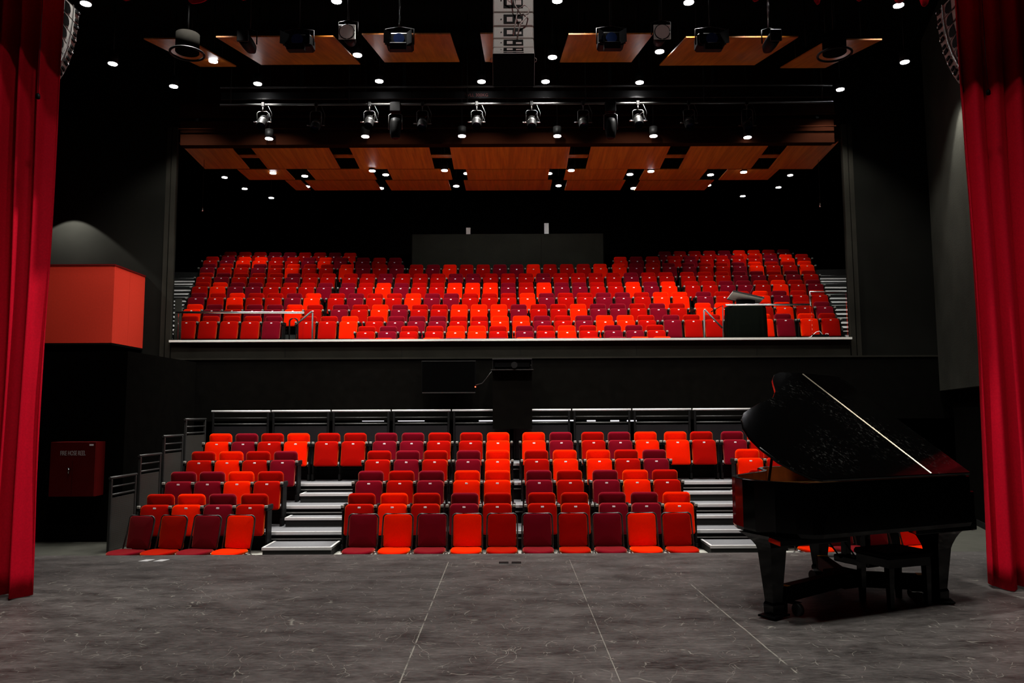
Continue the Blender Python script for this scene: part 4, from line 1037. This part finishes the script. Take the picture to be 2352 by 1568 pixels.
for q in (.45, .75, 1.05, 1.35, 1.6):
    rb.add([loc(q, .15, .891), loc(q+.05, .15, .891), loc(q+.35, .9, .891), loc(q+.30, .9, .891), loc(q+.01, .15, .985), loc(q+.04, .15, .985), loc(q+.34, .9, .985), loc(q+.31, .9, .985)],
           [(0, 1, 5, 4), (1, 2, 6, 5), (2, 3, 7, 6), (3, 0, 4, 7), (4, 5, 6, 7), (0, 3, 2, 1)])
# keep the ribs inside the case
part('plate_ribs', MB().add([loc(u, v, z) for u in (.5, 1.5) for v in (.2, .25) for z in (.891, .95)], [(0, 1, 3, 2), (4, 6, 7, 5), (0, 4, 5, 1), (2, 3, 7, 6), (1, 5, 7, 3), (0, 2, 6, 4)])
     .add([loc(1.60, .25, .891), loc(1.66, .25, .891), loc(1.80, .55, .891), loc(1.74, .55, .891), loc(1.61, .25, .99), loc(1.65, .25, .99), loc(1.79, .55, .99), loc(1.75, .55, .99)], [(0, 1, 5, 4), (1, 2, 6, 5), (2, 3, 7, 6), (3, 0, 4, 7), (4, 5, 6, 7)])
     .add([loc(1.40, .2, .891), loc(1.46, .2, .891), loc(1.60, .55, .891), loc(1.54, .55, .891), loc(1.41, .2, .99), loc(1.45, .2, .99), loc(1.59, .55, .99), loc(1.55, .55, .99)], [(0, 1, 5, 4), (1, 2, 6, 5), (2, 3, 7, 6), (3, 0, 4, 7), (4, 5, 6, 7)]), GOLD, pl_)
vt = lo[0][1]
part('lid_prop', MB().tube([loc(1.34, .80, .90), loc(1.14, 1.02*math.cos(AL), RIM+1.02*math.sin(AL)-.005)], .011, 8), PIANO, PR)
# keybed, arms, fallboard, keys (towards local -x)
kb = part('keybed', MB().box(-.02, .34, -vt+.02, -.02, .60, .69), PIANO, PR)
part('key_cheek', MB().rbox(-.05, .0, -.10, -.0, .60, RIM-.12, .01), PIANO, PR)
part('key_cheek', MB().rbox(-.05, .0, -vt, -vt+.10, .60, RIM-.12, .01), PIANO, PR)
part('key_slip', MB().box(-.05, -.02, -vt+.101, -.101, .62, .73), PIANO, PR)
kk = MB(); n_ = 52; wk = (vt-.25)/n_
# lyre with pedals
ly = part('pedal_lyre', MB(), PIANO, PR) if False else None
lu, lv = .40, .80
lyo = part('pedal_lyre', MB().rbox(lu-.03, lu+.03, -lv-.14, -lv-.075, .30, .60, .006).rbox(lu-.03, lu+.03, -lv+.075, -lv+.14, .30, .60, .006).rbox(lu-.07, lu+.07, -lv-.19, -lv+.19, .24, .30, .01), PIANO, PR)
for i in (-1, 0, 1):
    part('pedal', MB().rbox(lu-.22, lu-.06, -lv+i*.085-.015, -lv+i*.085+.015, .24, .255, .003), BRASS, lyo)
part('lyre_brace', MB().tube([loc(lu+.075, lv-.1, .28), loc(lu+.38, lv-.1, .63)], .007, 6).tube([loc(lu+.075, lv+.1, .28), loc(lu+.38, lv+.1, .63)], .007, 6), BLK, lyo)
def world2(u, v): return O+eu*u+ev*v
def uv_of(px, py):
    p = atZ(px, py, 0)-O; return p.dot(eu), p.dot(ev)
LA = uv_of(1778, 1418); LB = uv_of(2158, 1384); LC = (.22, vt-.13)
print('LEGS', LA, LB, vt, [world2(*q) for q in (LA, LB, (.22, vt-.13))])
for nm, (u, v) in (('tail', LA), ('bass', LB), ('treble', LC)):
    lg = MB()
    def sq(z, h): return [(u-h, -v-h, z), (u+h, -v-h, z), (u+h, -v+h, z), (u-h, -v+h, z)]
    zt = .63 if nm == 'tail' else .60
    lg.loft([sq(.03, .050), sq(.10, .052), sq(.12, .044), sq(.5, .074), sq(.53, .082), sq(.56, .10), sq(.60, .135), sq(zt, .17)] if nm == 'tail' else
            [sq(.03, .050), sq(.10, .052), sq(.12, .044), sq(.44, .074), sq(.47, .082), sq(.52, .10), sq(.56, .12), sq(zt, .15)], smooth=False)
    part('leg', lg, PIANO, PR)
# front bracket of the case over the near legs
part('case_bracket', prism([(LB[0]-.18, .02), (LB[0]+.5, .02), (LB[0]+.42, .16), (LB[0]-.18, .16)], .60, .69), PIANO, PR)
part('tail_bracket', prism([(LA[0]-.40, .08), (LA[0]+.22, .10), (LA[0]+.15, .30), (LA[0]-.36, .34)], .585, .63), PIANO, PR)
# piano dolly under the legs
hub = ((LA[0]+LB[0]+LC[0])/3, (LA[1]+LB[1]+LC[1])/3)
DW = thing('piano_dolly', 'low black three-armed wheeled dolly with yellow marks under the piano', 'dolly', (O.x, O.y, 0), math.pi+ph)
for nm, (u, v), ext in (('tail', LA, .02), ('bass', LB, .02), ('treble', LC, .22)):
    d = Vector((u-hub[0], -(v-hub[1]), 0)); L = d.length; an = math.atan2(d.y, d.x)
    Mx = Matrix.Translation((hub[0], -hub[1], 0)) @ Matrix.Rotation(an, 4, 'Z')
    arm = part('arm', MB().rbox(.06, L-.10, -.045, .045, .10, .22, .006, Mx).rbox(L-.10, L+.10, -.075, .075, .012, .028, .004, Mx), BLKP, DW)
    part('yellow_mark', MB().box(L-.16, L-.11, -.046, .046, .2205, .2225, Mx), YEL, arm)
    part('strap', MB().box(L-.105, L-.09, -.05, .05, .03, .22, Mx), BLKP, arm)
    for s in (-1, 1):
        c = Mx @ Vector((L-.17, s*.095, .05)); part('castor', MB().cyl((c.x-.018, c.y, c.z), .048, .036, 16, 'x'), DGR, arm)
    part('castor_fork', MB().box(L-.22, L-.12, -.10, .10, .095, .0995, Mx), CHR, arm)
Mx = Matrix.Translation((hub[0], -hub[1], 0))
part('hub_plate', MB().rbox(-.12, .12, -.12, .12, .10, .225, .01, Mx), BLKP, DW)
# bench
bc = Vector((3.08, 6.49, 0))
BN = thing('piano_bench', 'black piano bench pushed in under the keyboard side of the piano', 'bench', (bc.x, bc.y, 0), math.radians(20))
part('cushion', MB().rbox(-.235, .235, -.19, .19, .385, .435, .018), BLKP, BN)
part('apron', MB().box(-.215, .215, -.17, .17, .32, .384), PIANO, BN)
for a in (-1, 1):
    for b in (-1, 1):
        part('leg', MB().loft([[(a*.19+dx*h, b*.145+dy*h, z) for dx, dy in ((-1, -1), (1, -1), (1, 1), (-1, 1))] for z, h in ((0, .018), (.319, .026))], smooth=False), PIANO, BN)
# ------------------------------------------------------------------ marks and sockets on the stage floor
for i, x in enumerate((337, 371)):
    p = atZ(x, 1287, 0)
    tag(link('floor_tape', MB().add([(-.066, -.055, .001), (.030, -.055, .001), (.066, .055, .001), (-.030, .055, .001), (-.066, -.055, .003), (.030, -.055, .003), (.066, .055, .003), (-.030, .055, .003)], [(0, 3, 2, 1), (4, 5, 6, 7), (0, 1, 5, 4), (1, 2, 6, 5), (2, 3, 7, 6), (3, 0, 4, 7)]).mesh('floor_tape'), WHITE, None, (p.x, p.y, 0)), '%s white tape patch near the left front of the stage floor' % ('left' if i == 0 else 'right'), 'tape', 'tape patches')
for i, (x, y) in enumerate(((1157, 1292), (1186, 1292), (1880, 1278), (1908, 1278))):
    p = atZ(x, y, 0)
    tag(link('floor_socket', MB().rbox(-.05, .05, -.04, .04, .0005, .006, .002).mesh('floor_socket'), BLK, None, (p.x, p.y, 0)), ['left one of two black floor sockets at the centre stage edge', 'right one of two black floor sockets at the centre stage edge', 'left one of two floor sockets seen under the piano', 'right one of two floor sockets seen under the piano'][i], 'floor socket', 'floor sockets')
